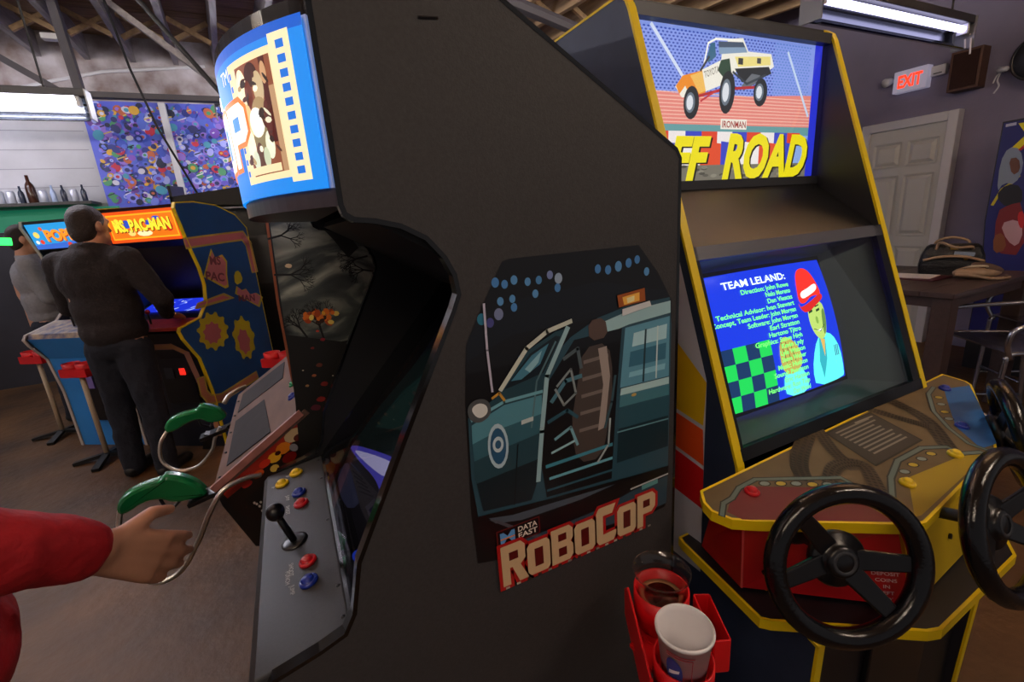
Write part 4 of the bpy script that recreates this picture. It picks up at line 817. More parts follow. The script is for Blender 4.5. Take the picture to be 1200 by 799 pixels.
a.build('cup_print', 'print', t, lambda u, v, h: ((cupr(v)+.0006+h)*math.cos(va+u*1.6), (cupr(v)+.0006+h)*math.sin(va+u*1.6), v), slices=[i*.05-.5 for i in range(20)])
MB().lathe([(0, .022), (.0288, .022), (.0288, .0225), (0, .0225)], (0, 0, 0), (0, 0, 1), 24).obj('drink', mat('milky_dregs', '#8a7460', .3), t)
world()

# ---------------------------------------------------- light gun cabinet beyond (faces -X)
GY0, GY1 = 1.285, 2.03
t = thing('arcade_cabinet', 'light gun arcade cabinet with stormy night artwork and green pistols', 'arcade cabinet', (.3, 1.65, 0), None)
gprof = [(-.03, .96), (-.045, 1.10), (-.042, 1.30), (-.028, 1.53), (-.02, 1.85), (.05, 1.90), (.70, 1.90), (.70, 0), (-.05, 0), (-.05, .62), (-.04, .9)]
for y0, y1 in ((GY0, GY0+.02), (GY1-.02, GY1)): MB().prism(gprof, y0, y1).obj('side_panel', 'black', t); molding(gprof, y0-.001, y1+.001, 'y', 'edge_molding', mat('copper_edge', '#a86040', .35, metal=.5), t, .003, .003)
MB().box(.68, .70, GY0+.02, GY1-.02, 0, 1.88).obj('back_panel', 'black', t); MB().box(-.02, .69, GY0+.02, GY1-.02, 1.88, 1.90).obj('top_panel', 'black', t); MB().prism([(.0, 1.04), (.35, 1.50), (.37, 1.49), (.02, 1.02)], GY0+.02, GY1-.02).obj('monitor', 'satin', t); MB().box(-.025, -.01, GY0+.02, GY1-.02, 1.55, 1.86).obj('marquee', 'litd', t) if False else MB().box(-.025, -.01, GY0+.02, GY1-.02, 1.55, 1.86).obj('marquee', 'satin', t)
MB().box(-.04, -.02, GY0+.02, GY1-.02, .02, .75).obj('front_panel', 'black', t)
# stormy side artwork
m = bpy.data.materials.new('storm_sky_print'); m.use_nodes = True; nt = m.node_tree; b = nt.nodes['Principled BSDF']; b.inputs['Roughness'].default_value = .3
tc = nt.nodes.new('ShaderNodeTexCoord'); mp = nt.nodes.new('ShaderNodeMapping'); mp.inputs['Scale'].default_value = (3.2, 1, 8); mp.inputs['Rotation'].default_value = (0, .35, 0); nz = nt.nodes.new('ShaderNodeTexNoise'); nz.inputs['Scale'].default_value = 1.5; nz.inputs['Detail'].default_value = 7; nz.inputs['Distortion'].default_value = 1.0
nt.links.new(tc.outputs['Object'], mp.inputs[0]); nt.links.new(mp.outputs[0], nz.inputs['Vector']); rp = nt.nodes.new('ShaderNodeValToRGB'); rp.color_ramp.elements[0].position = .38; rp.color_ramp.elements[0].color = (*hx('#121416'), 1); rp.color_ramp.elements[1].position = .72; rp.color_ramp.elements[1].color = (*hx('#b0b4a4'), 1); e = rp.color_ramp.elements.new(.55); e.color = (*hx('#4e5450'), 1)
nt.links.new(nz.outputs['Fac'], rp.inputs[0]); nt.links.new(rp.outputs[0], b.inputs['Base Color']); M['storm'] = m
T = lambda x, y: (lambda p: (p.x, p.z))(at(x, y, 1, GY0)); TT = lambda pts: [T(*p) for p in pts]
MB().prism(TT([(314, 246), (316, 225), (460, 225), (445, 390), (400, 400), (335, 392)]), GY0-.0012, GY0-.0004).obj('sky_print', 'storm', t)
a = Art(); a.poly(TT([(335, 392), (400, 400), (445, 390), (450, 560), (352, 540), (346, 470)]), '#14120f')
a.poly(TT([(352, 245), (398, 262), (420, 290), (408, 302), (390, 280), (372, 262)]), '#0e0d0c')
def branch(p, ang, L, w, dep):
    q = (p[0]+L*math.cos(ang), p[1]+L*math.sin(ang)); a.line([p, q], w, '#0d0c0c', False)
    if dep:
        for da in (-.45, .1, .55): branch(q, ang+da+random.uniform(-.2, .2), L*random.uniform(.55, .8), w*.62, dep-1)
a.layer += 1
for (x, y, an, L) in ((314, 280, .2, .03), (322, 322, -.1, .035), (380, 398, 1.7, .04), (440, 318, 2.9, .03), (430, 300, 3.3, .03), (360, 395, 2.0, .03)): branch(T(x, y), an, L, .005, 4)
for k in range(26):
    x = random.uniform(352, 394); y = 372+random.uniform(-8, 8)-abs(x-372)*.05; p = T(x, y); a.ell(p[0], p[1], random.uniform(.004, .012), random.uniform(.004, .009), random.choice(['#e8781c', '#f4b030', '#f8d868', '#b84a10', '#3a1c08']), 7, random.random()*3, k == 0 or k % 5 == 0)
for (x, y, r, c) in ((338, 312, .010, '#e0c8a0'), (372, 388, .005, '#c8402a'), (378, 398, .008, '#8a1c24'), (366, 408, .006, '#7a2418'), (374, 428, .010, '#6a3424'), (368, 440, .007, '#a86038'), (380, 450, .012, '#7a1c14'), (360, 452, .006, '#a88050'), (376, 468, .014, '#8a2018'), (355, 434, .003, '#c8b8a0'), (390, 440, .003, '#c8b8a0'), (370, 478, .016, '#5a1a2a'), (352, 486, .008, '#b83018')):
    p = T(x, y); a.poly(smooth2([(p[0]-r, p[1]), (p[0]-r*.2, p[1]+r*.8), (p[0]+r, p[1]+r*.3), (p[0]+r*.4, p[1]-r*.6)], 1), c)
a.build('side_artwork', 'print', t, lambda u, v, h: (u, GY0-.0013-h, v))
# gun deck
dk4 = [Vector((-.275, GY0-.005, .852)), Vector((-.275, GY1+.01, .865)), Vector((-.05, GY1+.01, 1.005)), Vector((-.03, GY0-.005, 1.012))]
gn_ = (dk4[1]-dk4[0]).cross(dk4[3]-dk4[0]).normalized(); gn_ = gn_ if gn_.z > 0 else -gn_
gdk = MB().loft(dk4, [v-gn_*.018 for v in dk4]).obj('gun_deck', mat('worn_wood_deck', '#74584c', .75, noise=(6, .75), stretch=(4, 1, 4)), t, bevel=.002)
def gd4(s, u, h=0): return (dk4[0].lerp(dk4[1], s)).lerp(dk4[3].lerp(dk4[2], s), u)+gn_*h
for (s0, s1, u0_, u1_, mm) in ((.12, .62, .20, .62, 'dkplate'), (.55, .95, .12, .8, 'dkplate')):
    M.setdefault('dkplate', mat('grey_deck_plate', '#2c2a2e', .85, noise=(20, .8)))
MB().loft([gd4(.10, .12, .001), gd4(.55, .10, .001), gd4(.52, .52, .001), gd4(.06, .62, .001)], [gd4(.10, .12, .003), gd4(.55, .10, .003), gd4(.52, .52, .003), gd4(.06, .62, .003)]).obj('deck_plate', 'dkplate', t)
MB().loft([gd4(.66, .10, .001), gd4(.92, .12, .001), gd4(.90, .85, .001), gd4(.62, .80, .001)], [gd4(.66, .10, .003), gd4(.92, .12, .003), gd4(.90, .85, .003), gd4(.62, .80, .003)]).obj('deck_plate', 'dkplate', t)
for k in range(5): MB().ell(gd4(.05+.2*k, .06, .002), (.004, .004, .003), None, 8, 5).obj('deck_screw', 'dkgrey', t)
button(gd4(.40, .93), gn_, .016, 'green', t); button(gd4(.24, .90), gn_, .016, 'btn_b', t)
molding([(v.x, v.y) for v in dk4], 0, 0, 'z', 'x', 'black', t) if False else MB().beam(dk4[0], dk4[3].lerp(dk4[0], .04), .010, .018).obj('deck_edge', mat('pink_worn_edge', '#b87a70', .4, noise=(30, .7)), t)
# box under the deck with bright artwork and black lower edge
bxp = [(-.272, .845), (-.03, 1.0), (-.03, .60), (-.08, .60), (-.215, .655), (-.265, .80)]
MB().prism(bxp, GY0, GY1).obj('deck_box', 'black', t)
a = Art(); a.poly([(-.266, .843), (-.03, .995), (-.03, .68), (-.10, .66), (-.225, .73)], '#1a0c0a')
a.poly([(-.262, .845), (-.03, .992), (-.03, .955), (-.15, .875), (-.25, .815)], '#a82414')
for (u, v, ru, rv, c) in ((-.07, .945, .025, .018, '#c8b088'), (-.06, .935, .012, .010, '#5a1a10'), (-.10, .915, .020, .016, '#e0801c'), (-.125, .895, .018, .014, '#f0b428'), (-.115, .905, .008, .006, '#3a0c08'), (-.15, .885, .016, .010, '#d83018'), (-.09, .885, .02, .014, '#7a1410'), (-.17, .86, .016, .010, '#e05a18'), (-.20, .84, .014, .008, '#b01c14'), (-.13, .865, .012, .01, '#e8c458'), (-.075, .91, .01, .012, '#8a8a90')): a.ell(u, v, ru, rv, c, 10, .5)
a.poly([(-.215, .80), (-.06, .88), (-.045, .80), (-.13, .75), (-.20, .765)], '#0b0a0c'); a.ell(-.125, .80, .022, .026, '#54575c'); a.ell(-.125, .80, .012, .014, '#a8a8ac'); a.ell(-.125, .80, .006, .007, '#3a3a40')
for k in range(4): a.poly([(-.165+k*.03, .745-k*.002), (-.140+k*.03, .755-k*.002), (-.135+k*.03, .668), (-.165+k*.03, .675)], ['#c89018', '#e0b02c', '#b07a14', '#d8a424'][k], k == 0)
a.poly([(-.265, .80), (-.215, .655), (-.08, .60), (-.03, .60), (-.03, .665), (-.10, .675), (-.205, .735)], '#111114'); 
for k in range(5): a.ell(-.19+random.uniform(-.01, .02), .76+random.uniform(-.03, .03), .003, .004, '#c8c4bc', 8, 0, False)
a.build('box_artwork', 'gprint', t, lambda u, v, h: (u, GY0-.0008-h, v))
# pistols: tapered body traced as a profile with real thickness, hose to the deck
def pistol(outline, y, th, hose, guard, lab, hr=.0062):
    world()
    pts = smooth2([(lambda p: (p.x, p.z))(at(x, yy, 1, y)) for x, yy in outline], 2)
    cx = sum(p[0] for p in pts)/len(pts); cz = sum(p[1] for p in pts)/len(pts)
    g = thing('light_gun', lab, 'light gun', (cx, y, cz), None, 'green light guns')
    m = MB(); rings = []
    for s, sh in ((-1, .62), (-.8, .88), (-.4, 1), (.4, 1), (.8, .88), (1, .62)):
        q = offset(pts if area(pts) > 0 else pts[::-1], -(1-sh)*th*.55); rings.append([Vector((p[0], y+s*th/2, p[1])) for p in q])
    n_ = len(rings[0])
    for i in range(len(rings)-1): m.add(rings[i]+rings[i+1], [(k, (k+1) % n_, n_+(k+1) % n_, n_+k) for k in range(n_)])
    m.add(rings[0], [list(range(n_))]); m.add(rings[-1], [list(range(n_))]); m.obj('gun_body', 'green', g, True)
    MB().tube([at(x, yy, 1, y) for x, yy in guard], .0045, 8).obj('trigger_guard', 'satin', g, True)
    ht = MB(); hp = spline([Vector(p) for p in hose], 14); nn_ = len(hp); rr = [hr*(1+.07*(i % 2)) for i in range(nn_)]; ht.tube(hp, rr, 10); ht.obj('armoured_hose', 'galv', g)
    return g
h1 = [at(141, 598, 1, 1.33), at(140, 620, 1, 1.32), at(150, 655, 1, 1.31), at(178, 682, 1, 1.27), at(210, 671, 1, 1.25), at(232, 635, 1, 1.24), at(246, 600, 1, 1.24), at(262, 574, 1, 1.25), at(288, 560, 1, 1.27), at(306, 556, 1, 1.281)]
pistol([(137, 588), (150, 574), (172, 564), (190, 559), (193, 553), (212, 555), (232, 562), (244, 573), (242, 578), (222, 583), (204, 586), (190, 581), (170, 585), (152, 598), (140, 600)], 1.34, .045, h1, [(187, 583), (192, 592), (204, 594), (212, 585)], 'green light gun with a long metal hose nearest the black cabinet')
h2 = [at(197, 503, 1, 2.06), at(188, 520, 1, 2.05), at(190, 540, 1, 2.04), at(208, 551, 1, 2.02), at(232, 546, 1, 2.0), at(248, 528, 1, 1.98), at(252, 513, 1, 1.98), at(258, 500, 1, 1.98)]
pistol([(192, 499), (200, 488), (216, 482), (231, 479), (234, 472), (250, 474), (262, 480), (267, 487), (258, 493), (244, 494), (236, 489), (222, 493), (206, 504), (196, 506)], 2.0, .045, h2, [(232, 490), (236, 498), (246, 500), (250, 493)], 'green light gun with a looped hose farther along the deck')
world()
tag(MB().tube(spline([at(263, 472, 1, 2.02), at(268, 464, 1, 2.05), at(278, 457, 1, 2.08), at(288, 453, 1, 2.1)]), .009, 8).obj('hose_bend', 'galv', smooth=True), 'short pale hose bend beside the far end of the gun deck', 'hose')
t = thing('gun_holster', 'black metal holster bracket under the nearer green gun', 'bracket', (-.30, 1.34, .80), None)
MB().obox((-.305, 1.34, .815), (.08, .055, .012), Matrix.Rotation(-.2, 3, 'Y')).obj('cradle', 'satin', t, bevel=.002); MB().beam((-.285, 1.34, .81), (-.255, 1.34, .79), .03, .012).obj('arm', 'satin', t)
t = thing('gun_holster', 'black metal holster bracket under the farther green gun', 'bracket', (-.36, 2.0, .76), None)
MB().obox((-.375, 2.0, .745), (.10, .055, .014), Matrix.Rotation(-.2, 3, 'Y')).obj('cradle', 'satin', t, bevel=.002); MB().beam((-.34, 2.0, .75), (-.255, 2.0, .80), .03, .012).obj('arm', 'satin', t); MB().obox((-.40, 2.0, .72), (.03, .04, .06), Matrix.Rotation(.3, 3, 'Y')).obj('hook', 'satin', t)
world()

# ---------------------------------------------------- two upright cabinets turned about 34 degrees (local: front faces -y, right side +x)
RZ = -math.radians(34)
def upright(label, loc, W, prof, edge, side, front):
    t = thing('arcade_cabinet', label, 'arcade cabinet', loc, RZ)
    for x0 in (-W/2, W/2-.02): MB().prism(prof, x0, x0+.02, 'x').obj('side_panel', side, t); molding(prof, x0-.0015, x0+.0215, 'x', 'edge_molding', edge, t, .004, .004)
    return t
# local y: 0 = top front edge of marquee; z up
up = [(0, 1.735), (-.015, 1.70), (.03, 1.47), (.075, 1.30), (.085, 1.18), (.06, 1.06), (-.02, .97), (-.20, .935), (-.215, .915), (-.20, .86), (-.11, .70), (-.07, .45), (-.06, .0), (.62, 0), (.62, 1.56), (.52, 1.66), (.35, 1.725), (.15, 1.745)]
W = .62
c2, s2 = math.cos(RZ), math.sin(RZ); rt = Vector((c2, s2, 0)); dp = Vector((-s2, c2, 0))
org = Vector((-.60, 3.77, 0)) - rt*W/2
M['mblue'] = mat('blue_side_vinyl', '#1f4e92', .4, noise=(6, .85))
t = mp_ = upright('blue arcade cabinet with orange marquee and pink and yellow side artwork', org, W, up, 'yellow', 'mblue', 'black')
xi = W/2-.02
MB().box(-xi, xi, .60, .62, 0, 1.6).obj('back_panel', 'black', t); MB().prism([(0, 1.73), (.15, 1.738), (.35, 1.718), (.52, 1.65), (.52, 1.63), (.35, 1.70), (.02, 1.715)], -xi, xi, 'x').obj('top_panel', 'black', t)
mqp = lambda u, v, h: Vector((u, .012+(.21-v)*.13-.0+(.0)-h, 1.505+v))
MB().prism([(.012, 1.725), (.044, 1.50), (.06, 1.50), (.03, 1.725)], -xi, xi, 'x').obj('marquee_frame', 'satin', t)
a = Art(); a.rect(-xi+.005, .0, xi-.005, .205, '#e8500e'); a.poly([(-xi+.03, .02), (xi-.03, .02), (xi-.03, .185), (-xi+.03, .185)], '#f8b020'); a.poly([(-xi+.04, .03), (xi-.04, .03), (xi-.04, .175), (-xi+.04, .175)], '#f07814')
for (u, v, ru, rv, c) in ((-.12, .12, .030, .028, '#2a50c8'), (.06, .12, .035, .020, '#2a50c8'), (.12, .15, .03, .012, '#2a50c8'), (.0, .055, .06, .02, '#f8f0b8'), (-.10, .06, .03, .02, '#f8d878'), (.20, .09, .03, .035, '#d82418'), (-.19, .14, .02, .02, '#f8d83a')): a.ell(u, v, ru, rv, c, 10)
for dx, c in ((.006, '#7a2408'), (0, '#f8e83a')): a.text('MS. PAC-MAN', dx-.005, .075-dx, .075, c, wd=.44, align='c', bold=.05)
a.build('marquee', 'lit', t, lambda u, v, h: mqp(u, v, .004+h))
MB().prism([(.045, 1.50), (.11, 1.46), (.34, 1.04), (.36, 1.05), (.13, 1.48), (.06, 1.51)], -xi, xi, 'x').obj('screen_shroud', mat('dark_brown_shroud', '#1c1416', .4), t)
a = Art(); a.rect(-.24, 0, .24, .12, '#1c30d0'); 
for k in range(26): a.ell(random.uniform(-.22, .22), random.uniform(.01, .11), random.uniform(.006, .03), .005, random.choice(['#a8c0ff', '#5a78f0', '#e8f0ff', '#3a58e8']), 8, .4, k == 0)
a.build('lit_card', 'lit', t, lambda u, v, h: Vector((u, .05+v*1.4, 1.005+v*.55+.004+h)))
MB().prism([(-.02, .965), (.05, 1.0), (.25, 1.08), (.25, 1.06), (.05, .98), (-.02, .95)], -xi, xi, 'x').obj('card_shelf', 'satin', t)
MB().prism([(-.195, .915), (-.19, .94), (-.02, .97), (-.02, .94)], -xi, xi, 'x').obj('control_panel', mat('red_control_panel', '#b8382a', .4, noise=(12, .7)), t, bevel=.003)
MB().prism([(-.195, .90), (-.105, .70), (-.065, .45), (-.055, .0), (-.035, 0), (-.045, .45), (-.08, .72), (-.02, .94)], -xi, xi, 'x').obj('front_panel', mat('front_panel_black', '#101220', .45), t)
js = MB().tube([(-.0, -.11, .955), (0, -.115, 1.03)], .007, 8).obj('joystick', 'satin', t, True); MB().ell((0, -.116, 1.04), (.017, .017, .017)).obj('ball_top', 'btn_r', js, True)
cdo = MB().box(-.06, .20, -.088, -.07, .36, .66).obj('coin_door', 'satin', t, bevel=.004)
MB().box(.10, .145, -.097, -.088, .575, .625).obj('coin_button', mat('lit_red_coin', '#e0281c', .4, emit=1.2), cdo, bevel=.004); MB().box(-.02, .05, -.094, -.088, .55, .63).obj('coin_slot', 'dkgrey', cdo)
a = Art(); q = [(-.12, .80), (.16, .80), (.235, .74), (.255, .30), (.255, .1)]
a.line(q, .045, '#b07a6a'); a.line(q, .03, '#c08a58'); a.build('front_band', 'print', t, lambda u, v, h: Vector((u, (-.195+(.9-v)*.45 if v > .7 else -.105+(.7-v)*.16 if v > .45 else -.065+(.45-v)*.02)-.004-h, v)))
# side print: band and lettering (figures left out, plain shapes stay)
a = Art(); sd = lambda pts: [(p[0], p[1]) for p in pts]
P0 = org+rt*W/2
def T(x, y):
    p = onpl(x, y, P0, rt); r_ = p-P0; return (r_.dot(dp), p.z)
TT = lambda pts: [T(*p) for p in pts]
bnd = [(219, 285), (260, 279), (284, 276), (291, 286), (298, 316)]
a.line(TT(bnd), .075, '#b8a448'); a.line(TT(bnd), .05, '#b86a7a')
bnd = [(236, 445), (239, 460), (246, 468), (260, 466), (300, 440)]
a.line(TT(bnd), .070, '#b8a448'); a.line(TT(bnd), .045, '#b87860')
a.poly(TT([(228, 362), (231, 355), (262, 343), (275, 349), (262, 353), (232, 362)]), '#b8a448'); a.poly(TT([(231, 359), (233, 356), (261, 346), (270, 349), (260, 351)]), '#c06a7a')
for pts in ([(238, 325), (247, 291), (252, 302), (260, 298), (266, 306), (266, 322), (268, 336), (264, 338), (238, 324)], [(275, 344), (277, 335), (283, 340), (288, 338), (293, 345), (300, 343), (308, 348), (304, 360)]):
    a.poly(TT(pts), '#c8b838')
    c = (sum(p[0] for p in pts)/len(pts), sum(p[1] for p in pts)/len(pts)); a.poly(TT([(c[0]+(p[0]-c[0])*.86, c[1]+(p[1]-c[1])*.86) for p in pts]), '#c87a88')
pA = T(243, 312); a.text('MS', pA[0]+.03, pA[1]+.01, .06, '#7a3a50', wd=.10, rot=-.1, bold=.03); pA = T(241, 326); a.text('PAC', pA[0], pA[1]-.01, .06, '#7a3a50', wd=.17, rot=-.2, bold=.03); pA = T(279, 350); a.text('MAN', pA[0], pA[1]-.02, .05, '#7a3a50', wd=.18, rot=-.15, bold=.03)
# plain sunburst shapes where the printed figures stand
for (x, y, rx, ry, c, n_) in ((250, 388, 20, 26, '#c8b828', 11), (286, 396, 14, 30, '#c8b828', 9), (249, 390, 12, 15, '#c06a7a', 9), (286, 400, 8, 18, '#c06a7a', 7)):
    p = T(x, y); q = T(x+rx, y); z = T(x, y-ry); ru = abs(q[0]-p[0]); rv = abs(z[1]-p[1]); pts = []
    for k in range(2*n_): r_ = 1 if k % 2 == 0 else .72; pts.append((p[0]+ru*r_*math.cos(PI*k/n_), p[1]+rv*r_*math.sin(PI*k/n_)))
    a.poly(smooth2(pts, 1), c)
p = T(279, 326); a.poly(smooth2([(p[0]-.05, p[1]-.05), (p[0]-.03, p[1]+.05), (p[0]+.03, p[1]+.06), (p[0]+.05, p[1]-.03)], 1), '#c8b828')
a.build('side_artwork', 'print', t, lambda u, v, h: Vector((W/2+.0008+h, u, v)))

org2 = Vector((-1.40, 4.36, 0)) - rt*.02
M['pblk'] = mat('white_side_vinyl', '#2a2c34', .5)
up2 = [(0, 1.70), (-.01, 1.66), (.06, 1.46), (.11, 1.20), (.10, 1.06), (.02, .98), (-.20, .92), (-.22, .89), (-.20, .84), (-.12, .72), (-.085, .45), (-.08, 0), (.6, 0), (.6, 1.62), (.45, 1.70)]
W2 = .60; xi2 = W2/2-.02
t = upright('sky blue arcade cabinet with blue marquee half hidden behind the man in charcoal', org2, W2, up2, mat('pale_edge', '#b8aca4', .4), 'pblk', 'black')
MB().box(-xi2, xi2, .58, .6, 0, 1.62).obj('back_panel', 'black', t); MB().box(-xi2, xi2, .0, .45, 1.68, 1.70).obj('top_panel', 'black', t); MB().prism([(.01, 1.69), (.055, 1.50), (.075, 1.50), (.03, 1.69)], -xi2, xi2, 'x').obj('marquee_frame', 'satin', t)
a = Art(); a.rect(-xi2+.005, 0, xi2-.005, .175, '#2a9ae0'); a.poly([(-xi2+.005, 0), (xi2, 0), (xi2, .05), (-xi2+.005, .03)], '#3a6ad0')
for dx, c in ((.006, '#a82a10'), (0, '#f89a2a')): a.text('POPEYE', -.15+dx, .055-dx, .075, c, wd=.36, bold=.05)
for (u, v, r_, c) in ((-.22, .10, .025, '#f4d868'), (-.20, .05, .018, '#e8402a'), (-.24, .05, .015, '#f0f0e8'), (-.16, .14, .015, '#e85a28'), (.02, .02, .02, '#d83a2a')): a.ell(u, v, r_, r_*.9, c, 10)
a.build('marquee', 'lit', t, lambda u, v, h: Vector((u, .008+(.18-v)*.235-.006-h, 1.505+v)))
MB().prism([(.055, 1.50), (.12, 1.44), (.33, 1.0), (.35, 1.01), (.14, 1.46), (.07, 1.51)], -xi2, xi2, 'x').obj('screen_shroud', 'satin', t)
a = Art(); a.rect(-.24, .02, .24, .36, '#182a80'); a.poly([(-.22, .05), (.0, .1), (.1, .3), (-.2, .34)], '#2a4ac0'); a.build('screen_picture', 'crt2', t, lambda u, v, h: Vector((u, .325-v*.46, 1.04+v*.9))+Vector((0, -1, .4))*(.012+h))
MB().prism([(-.205, .89), (-.19, .925), (.02, .985), (.02, .95)], -xi2, xi2, 'x').obj('control_panel', mat('patterned_control_panel', '#b09a80', .5, noise=(18, .4), col2='#2a3a70'), t, bevel=.003)
MB().prism([(-.205, .89), (-.115, .72), (-.08, .45), (-.075, .0), (-.05, 0), (-.06, .45), (-.09, .74), (.02, .95)], -xi2, xi2, 'x').obj('front_panel', mat('sky_blue_front', '#2f86d8', .45, noise=(5, .9)), t)
cdo = MB().box(-.06, .19, -.105, -.085, .22, .62).obj('coin_door', 'satin', t, bevel=.004); MB().box(-.03, .03, -.112, -.105, .48, .58).obj('coin_plate', mat('violet_coin_plate', '#7a6ab0', .4), cdo)
MB().tube([(.0, -.09, .95), (0, -.095, 1.02)], .007, 8).obj('joystick', 'satin', t, True)

# dark tall cabinet and blue screen between them and the gun game
world()
t = thing('arcade_cabinet', 'dark tall cabinet with a cyan lit screen standing behind the blue cabinet', 'arcade cabinet', (-.35, 5.0, 0), None)
MB().prism([(4.85, 1.75), (4.85, 1.95), (5.5, 2.0), (5.5, 0), (4.75, 0), (4.75, .9), (4.95, 1.05), (5.05, 1.6)], -.80, -.78, 'x').obj('side_panel', 'black', t); MB().prism([(4.85, 1.75), (4.85, 1.95), (5.5, 2.0), (5.5, 0), (4.75, 0), (4.75, .9), (4.95, 1.05), (5.05, 1.6)], -.10, -.08, 'x').obj('side_panel', 'black', t)
MB().loft([Vector((-.80, 4.85, 1.80)), Vector((-.08, 4.85, 1.76)), Vector((-.08, 5.5, 1.80)), Vector((-.80, 5.5, 1.80))], [Vector((-.80, 4.85, 1.86)), Vector((-.08, 4.85, 1.95)), Vector((-.08, 5.5, 1.98)), Vector((-.80, 5.5, 1.9))]).obj('hood', 'inner', t)
MB().box(-.78, -.10, 5.1, 5.48, 0, 1.76).obj('body', 'satin', t)
a = Art(); a.rect(-.76, 1.05, -.12, 1.45, '#1a3ae0')
for k in range(40): a.ell(random.uniform(-.40, -.13), random.uniform(1.08, 1.42), random.uniform(.01, .05), random.uniform(.01, .03), random.choice(['#3a9af0', '#2a50e8', '#80e8f0', '#c8e8ff', '#1a28a0']), 8, random.random()*3)
a.build('screen_picture', 'crt', t, lambda u, v, h: (u, 5.02+(v-1.05)*.1-h-.02, v))
MB().prism([(4.99, 1.0), (4.99, 1.05), (5.04, 1.5), (5.1, 1.5), (5.1, 1.0)], -.78, -.10, 'x').obj('monitor', 'satin', t)
world()
# the other red cup stands
cup_stand('red cup holder stand with pale pole to the right of the sky blue cabinet front', (-1.42, 4.02, 0), RZ, 1)
cup_stand('red cup holder stand with pale pole behind the sky blue cabinet at far left', (-1.93, 4.82, 0), RZ, 1)
cup_stand('red cup holder stand between the blue cabinet and the storm artwork', (-.16, 3.3, 0), RZ, 1)
world()
# drinks cabinet at the right wall
t = thing('arcade_cabinet', 'arcade cabinet with colourful blue red side print and a yellow letter at the right edge', 'arcade cabinet', (5.25, 1.35, 0), None)
xm = 4.95
pA = at(1177, 143, 0, xm); pB = at(1158, 292, 0, xm); print('xside', pA, pB)
sp_ = [(1.66, 0), (1.66, .9), (1.685, 1.2), (1.685, 1.91), (1.0, 1.93), (1.0, 0)]
MB().prism(sp_, xm, xm+.02, 'x').obj('side_panel', 'black', t); MB().prism(sp_, xm+.60, xm+.62, 'x').obj('side_panel', 'black', t); MB().prism([(1.64, 0), (1.64, 1.90), (1.02, 1.90), (1.02, 0)], xm+.02, xm+.60, 'x').obj('body', 'black', t)
a = Art(); T = lambda x, y: (lambda p: (-p.y, p.z))(at(x, y, 0, xm)); TT = lambda pts: [T(*p) for p in pts]
a.poly([(-1.655, .3), (-1.655, .95), (-1.678, 1.2), (-1.678, 1.90), (-1.03, 1.91), (-1.03, .3)], '#1c2070')
for dx, c in ((.012, '#c8201c'), (0, '#f0e414')):
    p = T(1184, 170); a.text('X-MEN', p[0]+dx, p[1]-.02-dx, .16, c, wd=.62, shear=.1, bold=.06)
a.line(TT([(1180, 147), (1190, 145)]), .02, '#c8c8dc')
a.line(TT([(1163, 240), (1174, 222), (1186, 214), (1194, 206)]), .018, '#d0c020')
for pts, c in (([(1172, 190), (1182, 172), (1196, 174), (1200, 196), (1190, 216), (1176, 214), (1168, 226)], '#8a9ab0'), ([(1182, 186), (1194, 184), (1196, 200), (1186, 206)], '#6a4232'), ([(1166, 230), (1180, 215), (1198, 218), (1198, 240), (1180, 244)], '#14141c'), ([(1168, 248), (1182, 240), (1200, 236), (1200, 300), (1164, 296)], '#7a1a20'), ([(1172, 262), (1192, 256), (1200, 270), (1192, 290), (1180, 282)], '#c8a0a8'), ([(1164, 276), (1176, 272), (1180, 292), (1164, 298)], '#8a5028'), ([(1192, 250), (1200, 246), (1200, 268), (1194, 266)], '#d0242a')): a.poly(smooth2(TT(pts), 1), c)
a.build('side_artwork', 'print', t, lambda u, v, h: (xm-.0008-h, -u, v))
world()

# ================================================================== TABLE, BAG, CHAIRS
TZ = .90
t = thing('table', 'dark wooden counter height table near the white door', 'table', (3.75, 1.65, 0), None)
for i in range(6):
    y0 = 1.165+i*.158; MB().box(3.23, 4.33, y0, y0+.156, TZ-.03, TZ).obj('plank', 'tabl', t, bevel=.002)
MB().box(3.26, 4.30, 1.19, 2.09, TZ-.09, TZ-.031).obj('apron', 'tabl', t)
for x in (3.29, 4.23):
    for y in (1.22, 2.04): MB().box(x-.045, x+.045, y-.045, y+.045, 0, TZ-.03).obj('leg', 'tabl', t, bevel=.004)
world()
# handbag: stands at about (3.9, 1.62)
bx, by = 4.02, 1.50
t = thing('handbag', 'black leather handbag with tan handles on the dark table', 'handbag', (bx, by, TZ), math.radians(-62))
m = MB(); A = [(-.15, -.06), (.15, -.06), (.16, .0), (.15, .06), (-.15, .06), (-.16, 0)]; sc = [(1.0, 0), (1.06, .06), (1.0, .13), (.86, .185), (.74, .20)]
for (s0, z0), (s1, z1) in zip(sc[:-1], sc[1:]):
    r0 = [Vector((x*s0, y*s0, z0)) for x, y in smooth2(A, 2)]; r1 = [Vector((x*s1, y*s1*(1 if z1 < .15 else .8), z1)) for x, y in smooth2(A, 2)]; k = len(r0); m.add(r0+r1, [(i, (i+1) % k, k+(i+1) % k, k+i) for i in range(k)])
r = [Vector((x*.74, y*.74*.8, .20)) for x, y in smooth2(A, 2)]; m.add(r, [list(range(len(r)))]); r = [Vector((x, y, 0)) for x, y in smooth2(A, 2)]; m.add(r, [list(range(len(r)))])
m.obj('bag_body', 'leather', t, True)
for s in (-1, 1): MB().tube(spline([(-.09, s*.045, .17), (-.075, s*.075, .215), (0, s*.10, .235-.05*(s < 0)), (.075, s*.075, .215-.03*(s < 0)), (.09, s*.045, .17)]), .0085, 8).obj('handle', 'tan', t, True)
